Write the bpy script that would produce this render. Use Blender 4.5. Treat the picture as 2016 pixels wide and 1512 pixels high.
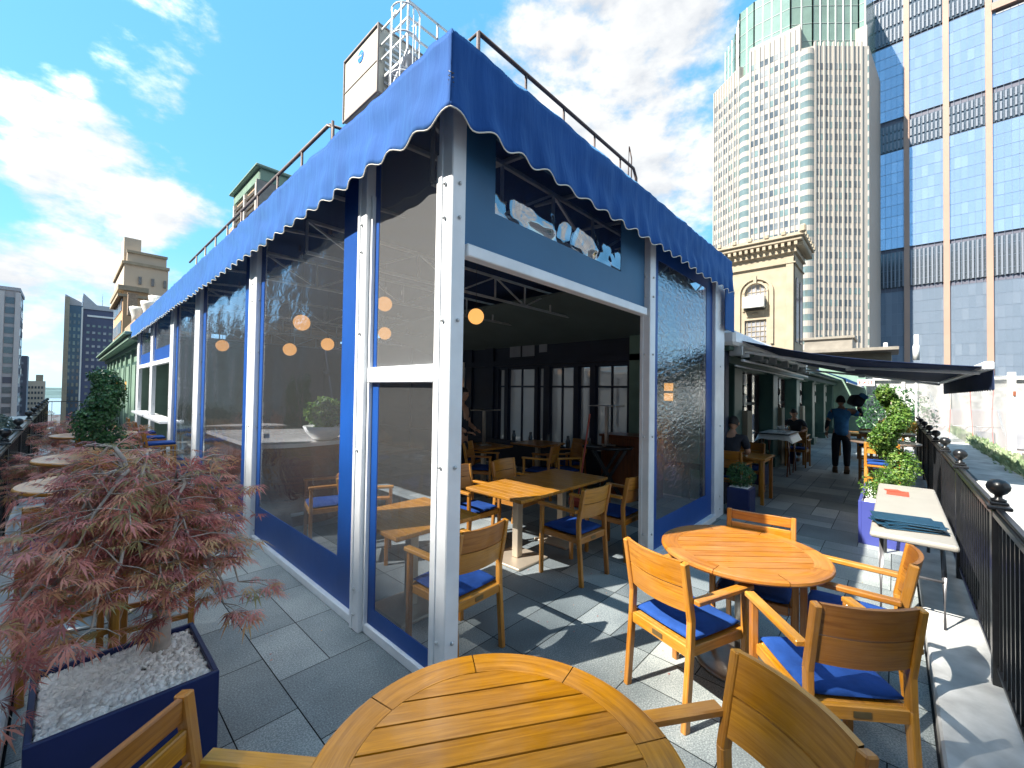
import bpy, bmesh, math, random
from mathutils import Vector, Matrix, noise
R=math.radians; PI=math.pi
random.seed(7)
sc=bpy.context.scene
for o in list(bpy.data.objects): bpy.data.objects.remove(o)
C=sc.collection
# ------------------------------------------------------------ camera
cd=bpy.data.cameras.new('camera'); cam=bpy.data.objects.new('camera',cd); C.objects.link(cam); sc.camera=cam
yaw,pit,rol=R(42.8),R(1.1),R(.88)
f=Vector((math.cos(yaw)*math.cos(pit),math.sin(yaw)*math.cos(pit),math.sin(pit)))
r=f.cross(Vector((0,0,1))).normalized(); u=r.cross(f)
r2=math.cos(rol)*r+math.sin(rol)*u; u2=-math.sin(rol)*r+math.cos(rol)*u
cam.matrix_world=Matrix(((r2.x,u2.x,-f.x,0),(r2.y,u2.y,-f.y,0),(r2.z,u2.z,-f.z,1.74),(0,0,0,1)))
cd.sensor_width=36; cd.lens=814/2016*36; cd.clip_start=.05; cd.clip_end=20000
# ------------------------------------------------------------ light
SAZ,SEL=155.6,46.0
sc.view_settings.view_transform='Standard'; sc.view_settings.look='None'; sc.view_settings.gamma=1
sc.view_settings.exposure=2.85
sd=bpy.data.lights.new('sun','SUN'); sd.energy=2.05; sd.angle=R(.5); sd.color=(1,.93,.82)
so=bpy.data.objects.new('sun',sd); C.objects.link(so)
sv=Vector((math.cos(R(SAZ))*math.cos(R(SEL)),math.sin(R(SAZ))*math.cos(R(SEL)),math.sin(R(SEL))))
so.rotation_euler=sv.to_track_quat('Z','Y').to_euler()
w=bpy.data.worlds.new('World'); sc.world=w; w.use_nodes=True
nt=w.node_tree; N=nt.nodes; L=nt.links; N.clear()
def nd(t,**k):
    n=N.new(t)
    for a,b in k.items(): setattr(n,a,b)
    return n
out=nd('ShaderNodeOutputWorld'); bg=nd('ShaderNodeBackground'); bg.inputs[1].default_value=.15
sky=nd('ShaderNodeTexSky',sky_type='NISHITA'); sky.sun_disc=False; sky.sun_elevation=R(SEL); sky.sun_rotation=R(90-SAZ)
sky.air_density=1.0; sky.dust_density=.4; sky.ozone_density=1.3
tc=nd('ShaderNodeTexCoord')
def mth(op,a,b=None,c=None,clamp=False):
    n=nd('ShaderNodeMath',operation=op); n.use_clamp=clamp
    for i,v in enumerate((a,b,c)):
        if v is None: continue
        if isinstance(v,(int,float)): n.inputs[i].default_value=v
        else: L.new(v,n.inputs[i])
    return n.outputs[0]
def vmth(op,a,b=None):
    n=nd('ShaderNodeVectorMath',operation=op)
    for i,v in enumerate((a,b)):
        if v is None: continue
        if isinstance(v,tuple): n.inputs[i].default_value=v
        else: L.new(v,n.inputs[i])
    return n
dirv=tc.outputs['Generated']
# cloud banks: directions and angular sizes; the last, out of frame, added to brighten shade
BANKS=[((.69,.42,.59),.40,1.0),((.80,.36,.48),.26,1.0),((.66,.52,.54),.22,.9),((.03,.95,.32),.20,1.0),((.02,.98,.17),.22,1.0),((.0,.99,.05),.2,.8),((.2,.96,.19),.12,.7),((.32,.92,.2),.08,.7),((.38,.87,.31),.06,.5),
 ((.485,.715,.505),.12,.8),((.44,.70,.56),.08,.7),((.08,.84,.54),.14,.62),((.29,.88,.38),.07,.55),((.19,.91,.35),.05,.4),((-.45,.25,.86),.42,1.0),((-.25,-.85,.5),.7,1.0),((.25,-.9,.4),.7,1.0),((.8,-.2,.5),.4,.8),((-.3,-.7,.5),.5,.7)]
wn=nd('ShaderNodeTexNoise'); wn.inputs['Scale'].default_value=3.2; wn.inputs['Detail'].default_value=4; L.new(dirv,wn.inputs['Vector'])
wv=vmth('SUBTRACT',wn.outputs['Color'],(.5,.5,.5)); wsc=vmth('SCALE',wv.outputs[0]); wsc.inputs['Scale'].default_value=.22
dw=vmth('ADD',dirv,wsc.outputs[0]).outputs[0]
tot=None
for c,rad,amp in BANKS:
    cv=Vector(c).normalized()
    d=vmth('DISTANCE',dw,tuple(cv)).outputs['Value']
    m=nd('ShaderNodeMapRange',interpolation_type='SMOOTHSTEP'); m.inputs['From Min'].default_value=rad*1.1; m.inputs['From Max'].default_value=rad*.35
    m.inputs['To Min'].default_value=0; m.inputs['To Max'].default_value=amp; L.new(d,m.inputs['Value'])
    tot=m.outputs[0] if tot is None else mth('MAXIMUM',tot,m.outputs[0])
mp=nd('ShaderNodeMapping'); mp.inputs['Scale'].default_value=(1,1,1.9); L.new(dirv,mp.inputs['Vector'])
n1=nd('ShaderNodeTexNoise'); n1.inputs['Scale'].default_value=5.5; n1.inputs['Detail'].default_value=11; n1.inputs['Roughness'].default_value=.6; L.new(mp.outputs[0],n1.inputs['Vector'])
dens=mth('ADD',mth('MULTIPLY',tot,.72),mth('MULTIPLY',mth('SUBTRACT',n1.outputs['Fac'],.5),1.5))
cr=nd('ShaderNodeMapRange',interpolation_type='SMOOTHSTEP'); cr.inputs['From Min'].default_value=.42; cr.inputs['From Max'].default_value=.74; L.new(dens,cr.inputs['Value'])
# lit tops / grey bellies: density sampled a little toward the sun
off=vmth('ADD',mp.outputs[0],tuple(sv*.05)).outputs[0]
n2=nd('ShaderNodeTexNoise'); n2.inputs['Scale'].default_value=5.5; n2.inputs['Detail'].default_value=6; L.new(off,n2.inputs['Vector'])
sh=mth('SUBTRACT',n1.outputs['Fac'],n2.outputs['Fac'])
sh=mth('ADD',mth('MULTIPLY',sh,3.6),.52,clamp=True)
thick=mth('MULTIPLY',mth('SUBTRACT',dens,.75,clamp=True),.75)
sh=mth('SUBTRACT',sh,thick,clamp=True)
cc=nd('ShaderNodeMix',data_type='RGBA'); L.new(sh,cc.inputs[0]); cc.inputs[6].default_value=(.68,.72,.78,1); cc.inputs[7].default_value=(1.15,1.15,1.12,1)
dt=vmth('DOT_PRODUCT',dirv,tuple(sv)).outputs['Value']; nb=nd('ShaderNodeMapRange',interpolation_type='SMOOTHSTEP'); nb.inputs['From Min'].default_value=.5; nb.inputs['From Max'].default_value=.95; nb.inputs['To Min'].default_value=1; nb.inputs['To Max'].default_value=9; L.new(dt,nb.inputs['Value'])
cb=vmth('SCALE',cc.outputs[2]); L.new(nb.outputs[0],cb.inputs['Scale'])
# sky tint toward the saturated azure of the phone picture
hs=nd('ShaderNodeMix',data_type='RGBA',blend_type='MULTIPLY'); hs.inputs[0].default_value=1; L.new(sky.outputs[0],hs.inputs[6]); hs.inputs[7].default_value=(.30,.42,.52,1)
sz=nd('ShaderNodeSeparateXYZ'); L.new(dirv,sz.inputs[0])
gz=nd('ShaderNodeValToRGB'); L.new(sz.outputs[2],gz.inputs[0]); ge=gz.color_ramp.elements; ge[0].position=0; ge[0].color=(.50,.76,1.02,1); ge[1].position=.6; ge[1].color=(.15,.56,.88,1); e3=ge.new(.25); e3.color=(.17,.60,.95,1)
h2=nd('ShaderNodeMix',data_type='RGBA'); h2.inputs[0].default_value=.75; L.new(hs.outputs[2],h2.inputs[6]); L.new(gz.outputs[0],h2.inputs[7])
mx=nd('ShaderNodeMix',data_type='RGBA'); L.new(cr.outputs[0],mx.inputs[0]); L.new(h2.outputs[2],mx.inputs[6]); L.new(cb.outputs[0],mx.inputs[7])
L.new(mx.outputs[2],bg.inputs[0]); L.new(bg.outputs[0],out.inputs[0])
# ------------------------------------------------------------ materials
MATS={}
class MT:
    def __init__(s,name):
        s.m=bpy.data.materials.new(name); s.m.use_nodes=True; s.t=s.m.node_tree; s.N=s.t.nodes; s.L=s.t.links
        s.b=s.N['Principled BSDF']; s.out=s.N['Material Output']; MATS[name]=s.m
    def n(s,t,ins=None,**k):
        x=s.N.new(t)
        for a,b in k.items(): setattr(x,a,b)
        for a,b in (ins or {}).items():
            if isinstance(b,bpy.types.NodeSocket): s.L.new(b,x.inputs[a])
            else: x.inputs[a].default_value=b
        return x
    def ramp(s,fac,cols):
        x=s.n('ShaderNodeValToRGB',{0:fac}); e=x.color_ramp.elements
        while len(e)<len(cols): e.new(.5)
        for i,(p,c) in enumerate(cols): e[i].position=p; e[i].color=(*c,1)
        return x.outputs[0]
    def bump(s,h,st=.3,d=.01):
        b=s.n('ShaderNodeBump',{'Strength':st,'Distance':d,'Height':h}); s.L.new(b.outputs[0],s.b.inputs['Normal']); return b
    def col(s,c): s.L.new(c,s.b.inputs['Base Color'])
def sc3(c,k): return tuple(x*k for x in c)
def plain(name,c,rough=.5,metal=0,var=.15,scale=8,bump=0,bscale=60,spec=.5,coat=0,bd=.004):
    t=MT(name); t.b.inputs['Roughness'].default_value=rough; t.b.inputs['Metallic'].default_value=metal
    t.b.inputs['Specular IOR Level'].default_value=spec; t.b.inputs['Coat Weight'].default_value=coat
    o=t.n('ShaderNodeTexCoord').outputs['Object']
    ns=t.n('ShaderNodeTexNoise',{'Vector':o,'Scale':scale,'Detail':5.}).outputs['Fac']
    t.col(t.ramp(ns,[(.3,sc3(c,1-var)),(.7,sc3(c,1+var))]))
    if bump:
        nb=t.n('ShaderNodeTexNoise',{'Vector':o,'Scale':bscale,'Detail':4.}).outputs['Fac']; t.bump(nb,bump,bd)
    return t.m
def wood(name,dark,light,rough=.38,coat=.25):
    t=MT(name); uv=t.n('ShaderNodeUVMap',uv_map='UVMap').outputs[0]
    mp=t.n('ShaderNodeMapping',{'Vector':uv,'Scale':(1.6,26,1)}).outputs[0]
    w=t.n('ShaderNodeTexNoise',{'Vector':mp,'Scale':2.2,'Detail':7.,'Distortion':.9}).outputs['Fac']
    mp2=t.n('ShaderNodeMapping',{'Vector':uv,'Scale':(6,160,1)}).outputs[0]
    g=t.n('ShaderNodeTexNoise',{'Vector':mp2,'Scale':2.,'Detail':3.}).outputs['Fac']
    bl=t.n('ShaderNodeTexNoise',{'Vector':uv,'Scale':1.1,'Detail':1.}).outputs['Fac']
    a=t.n('ShaderNodeMath',{0:w,1:.62,2:0.},operation='MULTIPLY_ADD').outputs[0]
    a=t.n('ShaderNodeMath',{0:g,1:.25,2:a},operation='MULTIPLY_ADD').outputs[0]
    a=t.n('ShaderNodeMath',{0:bl,1:.35,2:a},operation='MULTIPLY_ADD').outputs[0]
    base=t.ramp(a,[(.42,dark),(.6,tuple((x+y)/2 for x,y in zip(dark,light))),(.78,light)])
    oi=t.n('ShaderNodeObjectInfo').outputs['Random']; wn_=t.n('ShaderNodeTexNoise',{'Vector':uv,'Scale':3.5,'Detail':6.,'Roughness':.7}).outputs['Fac']
    hsv=t.n('ShaderNodeHueSaturation',{'Color':base,'Value':t.n('ShaderNodeMapRange',{'Value':oi,'To Min':.84,'To Max':1.14}).outputs[0],'Saturation':t.n('ShaderNodeMapRange',{'Value':wn_,'From Min':.35,'From Max':.7,'To Min':1.1,'To Max':.96}).outputs[0],'Hue':t.n('ShaderNodeMapRange',{'Value':oi,'To Min':.492,'To Max':.506}).outputs[0]}).outputs[0]
    t.col(hsv)
    rr=t.n('ShaderNodeMapRange',{'Value':g,'To Min':rough-.08,'To Max':rough+.14}).outputs[0]; t.L.new(rr,t.b.inputs['Roughness'])
    t.b.inputs['Coat Weight'].default_value=coat; t.b.inputs['Coat Roughness'].default_value=.13
    t.bump(a,.22,.002); return t.m
teak=wood('teak',(.25,.098,.021),(.50,.235,.052))
teakfg=wood('teak_oiled',(.19,.066,.011),(.45,.185,.032),.34,.35)
mahog=wood('mahogany',(.07,.018,.006),(.22,.065,.02),.35,.3)
palewood=wood('pale_wood',(.45,.33,.2),(.7,.56,.38),.5,0)
darktop=wood('dark_table_wood',(.08,.06,.05),(.2,.15,.12),.35,.3)
navyfab=plain('navy_cushion_fabric',(.011,.052,.225),.85,0,.2,9,.6,14,.25,bd=.012)
awnblue=MT('awning_canvas')
t=awnblue; t.b.inputs['Roughness'].default_value=.85; t.b.inputs['Specular IOR Level'].default_value=.2; o=t.n('ShaderNodeTexCoord').outputs['Object']
t.b.inputs['Sheen Weight'].default_value=.3; t.b.inputs['Sheen Tint'].default_value=(.25,.65,1,1)
ns=t.n('ShaderNodeTexNoise',{'Vector':o,'Scale':1.6,'Detail':5.}).outputs['Fac']; t.col(t.ramp(ns,[(.3,(.009,.054,.225)),(.7,(.013,.074,.295))]))
nb=t.n('ShaderNodeTexNoise',{'Vector':t.n('ShaderNodeMapping',{'Vector':o,'Scale':(7,7,.9)}).outputs[0],'Scale':4.,'Detail':6.}).outputs['Fac']; t.bump(nb,.35,.02); awnblue=t.m
navyawn=plain('navy_awning_fabric',(.012,.028,.085),.8,0,.2,2,.2,6,.3)
bluevinyl=plain('blue_vinyl',(.005,.058,.27),.42,0,.12,2,.15,5,.5,bd=.02)
white=plain('white_painted_metal',(.74,.77,.80),.36,0,.08,5,.12,18,.5)
whitetrim=plain('white_piping',(.78,.76,.68),.7,0,.06)
black=plain('black_painted_iron',(.012,.013,.015),.3,0,.3,14,.25,40,.5)
navyplanter=plain('navy_planter_paint',(.006,.014,.085),.4,0,.15,4)
steel=plain('brushed_steel',(.42,.40,.37),.35,.9,.1,20)
galv=plain('galvanised_steel',(.55,.57,.58),.45,.6,.1,9)
brownrail=plain('brown_painted_pipe',(.10,.075,.07),.5,.2,.2)
conc=plain('white_stained_concrete',(.42,.425,.42),.85,0,.35,4,.5,45)
greenp=plain('dark_green_paint',(.035,.085,.07),.45,0,.15,3)
greenl=plain('sage_green_paint',(.17,.27,.21),.5,0,.15,3)
navywall=plain('deep_navy_panelling',(.010,.018,.040),.5,0,.2,2)
soffit=plain('grey_green_plaster',(.10,.13,.125),.8,0,.1,2)
marble=plain('pale_marble',(.7,.69,.66),.15,0,.08,3,coat=.5)
ceramic=plain('white_ceramic',(.75,.75,.72),.3,0,.04)
cream=plain('cream_limestone',(.33,.28,.205),.85,0,.12,1.2,.3,20)
creamf=plain('cream_tower_stone',(.35,.32,.28),.8,0,.06,.05)
plastic=plain('grey_white_plastic',(.31,.295,.265),.4,0,.06,4)
menu=plain('dark_teal_leatherette',(.010,.045,.085),.35,0,.15,20)
redm=plain('red_paper',(.65,.06,.03),.7,0,.1)
skin=plain('skin',(.35,.18,.11),.55,0,.1)
hairm=plain('dark_hair',(.012,.009,.008),.7,0,.3,80)
denim=plain('washed_blue_shirt_fabric',(.035,.15,.32),.9,0,.25,12,.4,200)
darkcloth=plain('dark_cloth',(.012,.014,.022),.9,0,.25,12,.3,200)
boot=plain('tan_leather',(.16,.09,.045),.6,0,.2)
bark=plain('smooth_grey_bark',(.36,.31,.27),.8,0,.25,14,.5,60)
pebm=plain('white_pebble',(.86,.86,.84),.6,0,.12,40)
brick=plain('tan_brick',(.34,.25,.18),.9,0,.25,6,.3,30)
tanpier=plain('tan_granite_pier',(.33,.21,.155),.6,0,.06,.1)
slate=plain('slate_stone',(.13,.17,.22),.8,0,.1,.1)
greyblk=plain('grey_office_stone',(.40,.375,.385),.8,0,.08,.05)
darkblk=plain('dark_office_cladding',(.10,.10,.13),.6,0,.1,.1)
beigeblk=plain('beige_office_stone',(.50,.42,.33),.85,0,.1,.08)
bluetower=plain('slate_blue_cladding',(.055,.075,.15),.4,0,.1,.05)
louv=plain('louvre_metal',(.55,.53,.50),.45,.2,.06)
redline=plain('red_strap',(.45,.09,.07),.7)
orangep=plain('ochre_plywood',(.60,.33,.12),.8,0,.12,1)
rust=plain('rust_painted_pole',(.22,.07,.035),.8)
water=plain('river_water',(.10,.18,.24),.15,0,.1,.01)
hillm=plain('wooded_hills',(.05,.10,.10),1,0,.3,.004)  # bluish green base colour takes the place of distance haze
asph=plain('city_asphalt',(.05,.05,.055),.9,0,.2,.1)
glassdk=plain('dark_window_glass',(.07,.085,.10),.08,0,.3,2,spec=.8)
glassmint=plain('mint_window_glass',(.13,.175,.17),.12,0,.15,.5,spec=.8)
mintgl=plain('pale_green_glass',(.165,.25,.205),.14,0,.14,.2,spec=.9)
warmwin=plain('dusty_window_glass',(.26,.27,.30),.15,0,.25,1.3,spec=.8)
gravel=plain('roof_gravel',(.30,.29,.27),.95,0,.25,5,.5,80)
def emis(name,c,s,base=(.6,.5,.3)):
    t=MT(name); t.b.inputs['Base Color'].default_value=(*base,1); t.b.inputs['Emission Color'].default_value=(*c,1); t.b.inputs['Emission Strength'].default_value=s; return t.m
globe=emis('lit_opal_glass',(1,.47,.13),.165,(.14,.08,.03)); lantern=emis('lit_amber_lantern',(1,.46,.12),.2,(.2,.12,.04))
lantoff=plain('frosted_lantern_panel',(.45,.47,.46),.4,0,.05)
exitm=emis('red_exit_letters',(1,.02,.01),.12,(.55,.01,.008))
def sheet(name,haze,tint=(.9,.95,1),bumpst=.5,bscale=(5,5,14),gl=1.6,sd=6.,bd=.01,hc=(.5,.52,.54)):
    t=MT(name); t.N.remove(t.b)
    o=t.n('ShaderNodeTexCoord').outputs['Object']
    mp=t.n('ShaderNodeMapping',{'Vector':o,'Scale':bscale}).outputs[0]
    n=t.n('ShaderNodeTexNoise',{'Vector':mp,'Scale':1.,'Detail':sd,'Distortion':.8}).outputs['Fac']
    b=t.n('ShaderNodeBump',{'Strength':bumpst,'Distance':bd,'Height':n}).outputs[0]
    g=t.n('ShaderNodeBsdfGlossy',{'Color':(.92,.96,1,1),'Roughness':.02,'Normal':b})
    tr=t.n('ShaderNodeBsdfTransparent',{'Color':(*tint,1)})
    di=t.n('ShaderNodeBsdfDiffuse',{'Color':(*hc,1)}); tl=t.n('ShaderNodeBsdfTranslucent',{'Color':(*hc,1)})
    h=t.n('ShaderNodeMixShader',{0:.4,1:di.outputs[0],2:tl.outputs[0]})
    a=t.n('ShaderNodeMixShader',{0:haze,1:tr.outputs[0],2:h.outputs[0]})
    ge=t.n('ShaderNodeNewGeometry'); c_=t.n('ShaderNodeVectorMath',{0:ge.outputs['Incoming'],1:ge.outputs['Normal']},operation='DOT_PRODUCT').outputs['Value']
    c_=t.n('ShaderNodeMath',{0:c_},operation='ABSOLUTE').outputs[0]; c_=t.n('ShaderNodeMath',{0:1.,1:c_},operation='SUBTRACT',use_clamp=True).outputs[0]
    c_=t.n('ShaderNodeMath',{0:c_,1:5.},operation='POWER').outputs[0]
    fm=t.n('ShaderNodeMath',{0:c_,1:.93,2:.045*gl},operation='MULTIPLY_ADD',use_clamp=True).outputs[0]
    m=t.n('ShaderNodeMixShader',{0:fm,1:a.outputs[0],2:g.outputs[0]}); t.L.new(m.outputs[0],t.out.inputs[0]); return t.m
vinyl=sheet('clear_vinyl_rippled',.09,(.82,.85,.92),.35,(5,5,9),3.2,5.,.012)
vinylhazy=sheet('clear_vinyl_scuffed',.34,(.8,.83,.88),.10,(5,5,1.2),.6,4.,.01,(.42,.43,.44))
vinylfront=sheet('clear_vinyl_buckled',.02,(.8,.85,.95),.25,(2.6,2.6,2.2),7.0,2.,.05)
vinylside=sheet('clear_vinyl_crinkled',.10,(.8,.85,.88),.6,(10,10,22),4.5,4.,.012)
netm=sheet('white_debris_netting',.5,(.98,.98,.98),.2,(2,2,2),.2,3.,.02,(.42,.42,.41))
clearglass=sheet('clear_glass',.0,(.93,.95,.96),0,(1,1,1),1.2)
def leafm(name,cols,tr=.35,rough=.55,scale=9):
    t=MT(name); t.N.remove(t.b)
    o=t.n('ShaderNodeTexCoord').outputs['Object']; n=t.n('ShaderNodeTexNoise',{'Vector':o,'Scale':float(scale),'Detail':3.}).outputs['Fac']
    at=t.n('ShaderNodeUVMap',uv_map='UVMap').outputs[0]; sx=t.n('ShaderNodeSeparateXYZ',{0:at}).outputs[0]
    f_=t.n('ShaderNodeMath',{0:sx,1:.6,2:n},operation='MULTIPLY_ADD').outputs[0]
    f_=t.n('ShaderNodeMath',{0:f_,1:.3},operation='SUBTRACT').outputs[0]
    k=len(cols); c=t.ramp(f_,[(.15+.7*i/(k-1),x) for i,x in enumerate(cols)])
    d=t.n('ShaderNodeBsdfPrincipled',{'Base Color':c,'Roughness':rough}); l=t.n('ShaderNodeBsdfTranslucent',{'Color':c})
    m=t.n('ShaderNodeMixShader',{0:tr,1:d.outputs[0],2:l.outputs[0]}); t.L.new(m.outputs[0],t.out.inputs[0]); return t.m
maplel=leafm('red_lace_leaf',[(.24,.08,.075),(.48,.155,.14),(.66,.26,.22),(.58,.24,.16),(.52,.31,.13),(.30,.26,.11)],.4,.5,7)
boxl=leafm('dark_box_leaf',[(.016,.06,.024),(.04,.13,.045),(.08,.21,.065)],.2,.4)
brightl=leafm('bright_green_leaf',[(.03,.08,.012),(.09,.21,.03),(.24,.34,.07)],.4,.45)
ivyl=leafm('pale_green_ivy_leaf',[(.14,.22,.12),(.28,.36,.2),(.42,.46,.32)],.3)
# floor pavers
t=MT('granite_paver'); g=t.n('ShaderNodeTexCoord').outputs['Object']
uv=t.n('ShaderNodeUVMap',uv_map='UVMap').outputs[0]; rnd=t.n('ShaderNodeSeparateXYZ',{0:uv}).outputs[0]
sp=t.n('ShaderNodeTexNoise',{'Vector':g,'Scale':120.,'Detail':3.}).outputs['Fac']
cl=t.n('ShaderNodeTexNoise',{'Vector':g,'Scale':3.,'Detail':6.}).outputs['Fac']
a=t.n('ShaderNodeMath',{0:sp,1:.95,2:-.29},operation='MULTIPLY_ADD').outputs[0]
a=t.n('ShaderNodeMath',{0:cl,1:.40,2:a},operation='MULTIPLY_ADD').outputs[0]
a=t.n('ShaderNodeMath',{0:rnd,1:.30,2:a},operation='MULTIPLY_ADD').outputs[0]
t.col(t.ramp(a,[(.28,(.10,.122,.13)),(.5,(.185,.215,.222)),(.72,(.36,.39,.38))])); t.bump(sp,.35,.002)
t.L.new(t.n('ShaderNodeMapRange',{'Value':cl,'To Min':.42,'To Max':.72}).outputs[0],t.b.inputs['Roughness']); paver=t.m
grout=plain('black_grout',(.012,.013,.015),.9)
# curtain wall
t=MT('blue_curtain_glass'); uv=t.n('ShaderNodeUVMap',uv_map='UVMap').outputs[0]; rnd=t.n('ShaderNodeSeparateXYZ',{0:uv}).outputs[0]
t.col(t.ramp(rnd,[(0,(.04,.09,.18)),(.6,(.06,.13,.25)),(1,(.09,.17,.30))])); t.b.inputs['Roughness'].default_value=.04; t.b.inputs['Metallic'].default_value=.55; t.b.inputs['Specular IOR Level'].default_value=1.
t.b.inputs['Base Color'].default_value=(.3,.4,.6,1); t.col(t.ramp(rnd,[(0,(.30,.38,.48)),(.6,(.33,.41,.515)),(1,(.38,.46,.56))])); curtain=t.m
# reflected old stone block
def gridbld(name,wallc,glc,sx,sz,wx,wz):
    t=MT(name); o=t.n('ShaderNodeTexCoord').outputs['Object']; s=t.n('ShaderNodeSeparateXYZ',{0:o})
    ax=t.n('ShaderNodeMath',{0:s.outputs[0],1:s.outputs[1]},operation='ADD').outputs[0]
    def cell(v,p,wd):
        f_=t.n('ShaderNodeMath',{0:t.n('ShaderNodeMath',{0:v,1:p},operation='DIVIDE').outputs[0]},operation='FRACT').outputs[0]
        return t.n('ShaderNodeMath',{0:f_,1:wd},operation='LESS_THAN').outputs[0]
    m=t.n('ShaderNodeMath',{0:cell(ax,sx,wx),1:cell(s.outputs[2],sz,wz)},operation='MULTIPLY').outputs[0]
    n=t.n('ShaderNodeTexNoise',{'Vector':o,'Scale':.3,'Detail':6.}).outputs['Fac']
    c=t.n('ShaderNodeMix',{0:m,6:t.ramp(n,[(.3,sc3(wallc,.7)),(.7,wallc)]),7:(*glc,1)},data_type='RGBA').outputs[2]; t.col(c)
    t.b.inputs['Roughness'].default_value=.7; return t.m
# ------------------------------------------------------------ geometry helpers
class B:
    def __init__(s): s.bm=bmesh.new(); s.uv=s.bm.loops.layers.uv.new('UVMap'); s.rn=random.Random(random.random())
    def add(s,verts,faces,uvs=None,mi=0,smooth=False):
        vs=[s.bm.verts.new(v) for v in verts]
        for k,fc in enumerate(faces):
            try: fa=s.bm.faces.new([vs[i] for i in fc])
            except ValueError: continue
            fa.material_index=mi; fa.smooth=smooth
            if uvs:
                q=uvs[k] if isinstance(uvs,list) else None
                for j,l in enumerate(fa.loops): l[s.uv].uv=q[j] if q and isinstance(q[0],tuple) else (q if q else uvs)
        return s
    def box(s,c,d,rot=None,bev=0,mi=0,seg=1,smooth=False):
        # box of size d about c; rot a 3x3 matrix; uv runs along the longest side
        M=rot if rot is not None else Matrix.Identity(3)
        if not isinstance(M,Matrix): M=Matrix.Rotation(M,3,'Z')
        la=max(range(3),key=lambda i:d[i]); oth=[i for i in range(3) if i!=la]
        ru,rv=s.rn.random()*20,s.rn.random()*20
        c=Vector(c)
        if bev<=0:
            co=[Vector((x*d[0]/2,y*d[1]/2,z*d[2]/2)) for x in(-1,1) for y in(-1,1) for z in(-1,1)]
            vs=[s.bm.verts.new(c+M@q) for q in co]
            for fc in((0,1,3,2),(4,6,7,5),(0,4,5,1),(2,3,7,6),(0,2,6,4),(1,5,7,3)):
                fa=s.bm.faces.new([vs[i] for i in fc]); fa.material_index=mi
                for l,i in zip(fa.loops,fc): q=co[i]; l[s.uv].uv=(q[la]+ru,q[oth[0]]+q[oth[1]]+rv)
            return s
        tb=bmesh.new(); bmesh.ops.create_cube(tb,size=1)
        for v in tb.verts: v.co=Vector((v.co.x*d[0],v.co.y*d[1],v.co.z*d[2]))
        bmesh.ops.bevel(tb,geom=tb.edges[:],offset=bev,segments=seg,affect='EDGES',profile=.5)
        mp={}
        for v in tb.verts: mp[v]=s.bm.verts.new(c+M@v.co)
        for fc in tb.faces:
            fa=s.bm.faces.new([mp[v] for v in fc.verts]); fa.material_index=mi; fa.smooth=smooth
            for l,v in zip(fa.loops,fc.verts): q=v.co; l[s.uv].uv=(q[la]+ru,q[oth[0]]+q[oth[1]]+rv)
        tb.free(); return s
    def bar(s,p,q,a,b,bev=0,up=(0,0,1),mi=0):
        p=Vector(p);q=Vector(q); x=(q-p); ln=x.length; x.normalize(); up=Vector(up)
        if abs(x.dot(up))>.98: up=Vector((0,1,0)) if abs(x.y)<.9 else Vector((1,0,0))
        y=up.cross(x).normalized(); z=x.cross(y)
        return s.box((p+q)/2,(ln,a,b),Matrix((x,y,z)).transposed(),bev,mi)
    def tube(s,pts,rad,n=8,mi=0,cap=True):
        pts=[Vector(p) for p in pts]; rs=rad if isinstance(rad,(list,tuple)) else [rad]*len(pts)
        rings=[]; ref=Vector((0,0,1))
        for i,p in enumerate(pts):
            d=(pts[min(i+1,len(pts)-1)]-pts[max(i-1,0)]).normalized()
            if abs(d.dot(ref))>.95: a=Vector((1,0,0)) if abs(d.x)<.9 else Vector((0,1,0))
            else: a=ref
            x=a.cross(d).normalized(); y=d.cross(x)
            rings.append([s.bm.verts.new(p+rs[i]*(math.cos(2*PI*k/n)*x+math.sin(2*PI*k/n)*y)) for k in range(n)])
        for i in range(len(rings)-1):
            for k in range(n):
                fa=s.bm.faces.new([rings[i][k],rings[i][(k+1)%n],rings[i+1][(k+1)%n],rings[i+1][k]]); fa.smooth=True; fa.material_index=mi
        if cap:
            for rg in (rings[0][::-1],rings[-1]): fa=s.bm.faces.new(rg); fa.material_index=mi
        return s
    def lathe(s,prof,c=(0,0,0),n=20,mi=0,smooth=True,sx=1,sy=1):
        c=Vector(c); rings=[]
        for rr,z in prof: rings.append([s.bm.verts.new(c+Vector((sx*rr*math.cos(2*PI*k/n),sy*rr*math.sin(2*PI*k/n),z))) for k in range(n)])
        for i in range(len(rings)-1):
            for k in range(n):
                fa=s.bm.faces.new([rings[i][k],rings[i][(k+1)%n],rings[i+1][(k+1)%n],rings[i+1][k]]); fa.smooth=smooth; fa.material_index=mi
        for rg in (rings[0][::-1],rings[-1]):
            fa=s.bm.faces.new(rg); fa.material_index=mi
        return s
    def prism(s,poly,z0,z1,mi=0,top=True,ax='z'):
        def P(a,b,z): return {'z':(a,b,z),'x':(z,a,b),'y':(a,z,b)}[ax]
        n=len(poly); v0=[s.bm.verts.new(P(a,b,z0)) for a,b in poly]; v1=[s.bm.verts.new(P(a,b,z1)) for a,b in poly]
        fs=[[v0[i],v0[(i+1)%n],v1[(i+1)%n],v1[i]] for i in range(n)]
        if top: fs+= [v0[::-1],v1]
        for q in fs:
            fa=s.bm.faces.new(q); fa.material_index=mi
            for l in fa.loops: l[s.uv].uv=(l.vert.co.x+l.vert.co.y,l.vert.co.z)
        return s
    def sphere(s,c,rad,n=12,m=8,mi=0,sz=1):
        prof=[(max(rad*math.sin(PI*i/m),.0004),-rad*sz*math.cos(PI*i/m)) for i in range(m+1)]
        return s.lathe(prof,c,n,mi)
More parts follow.
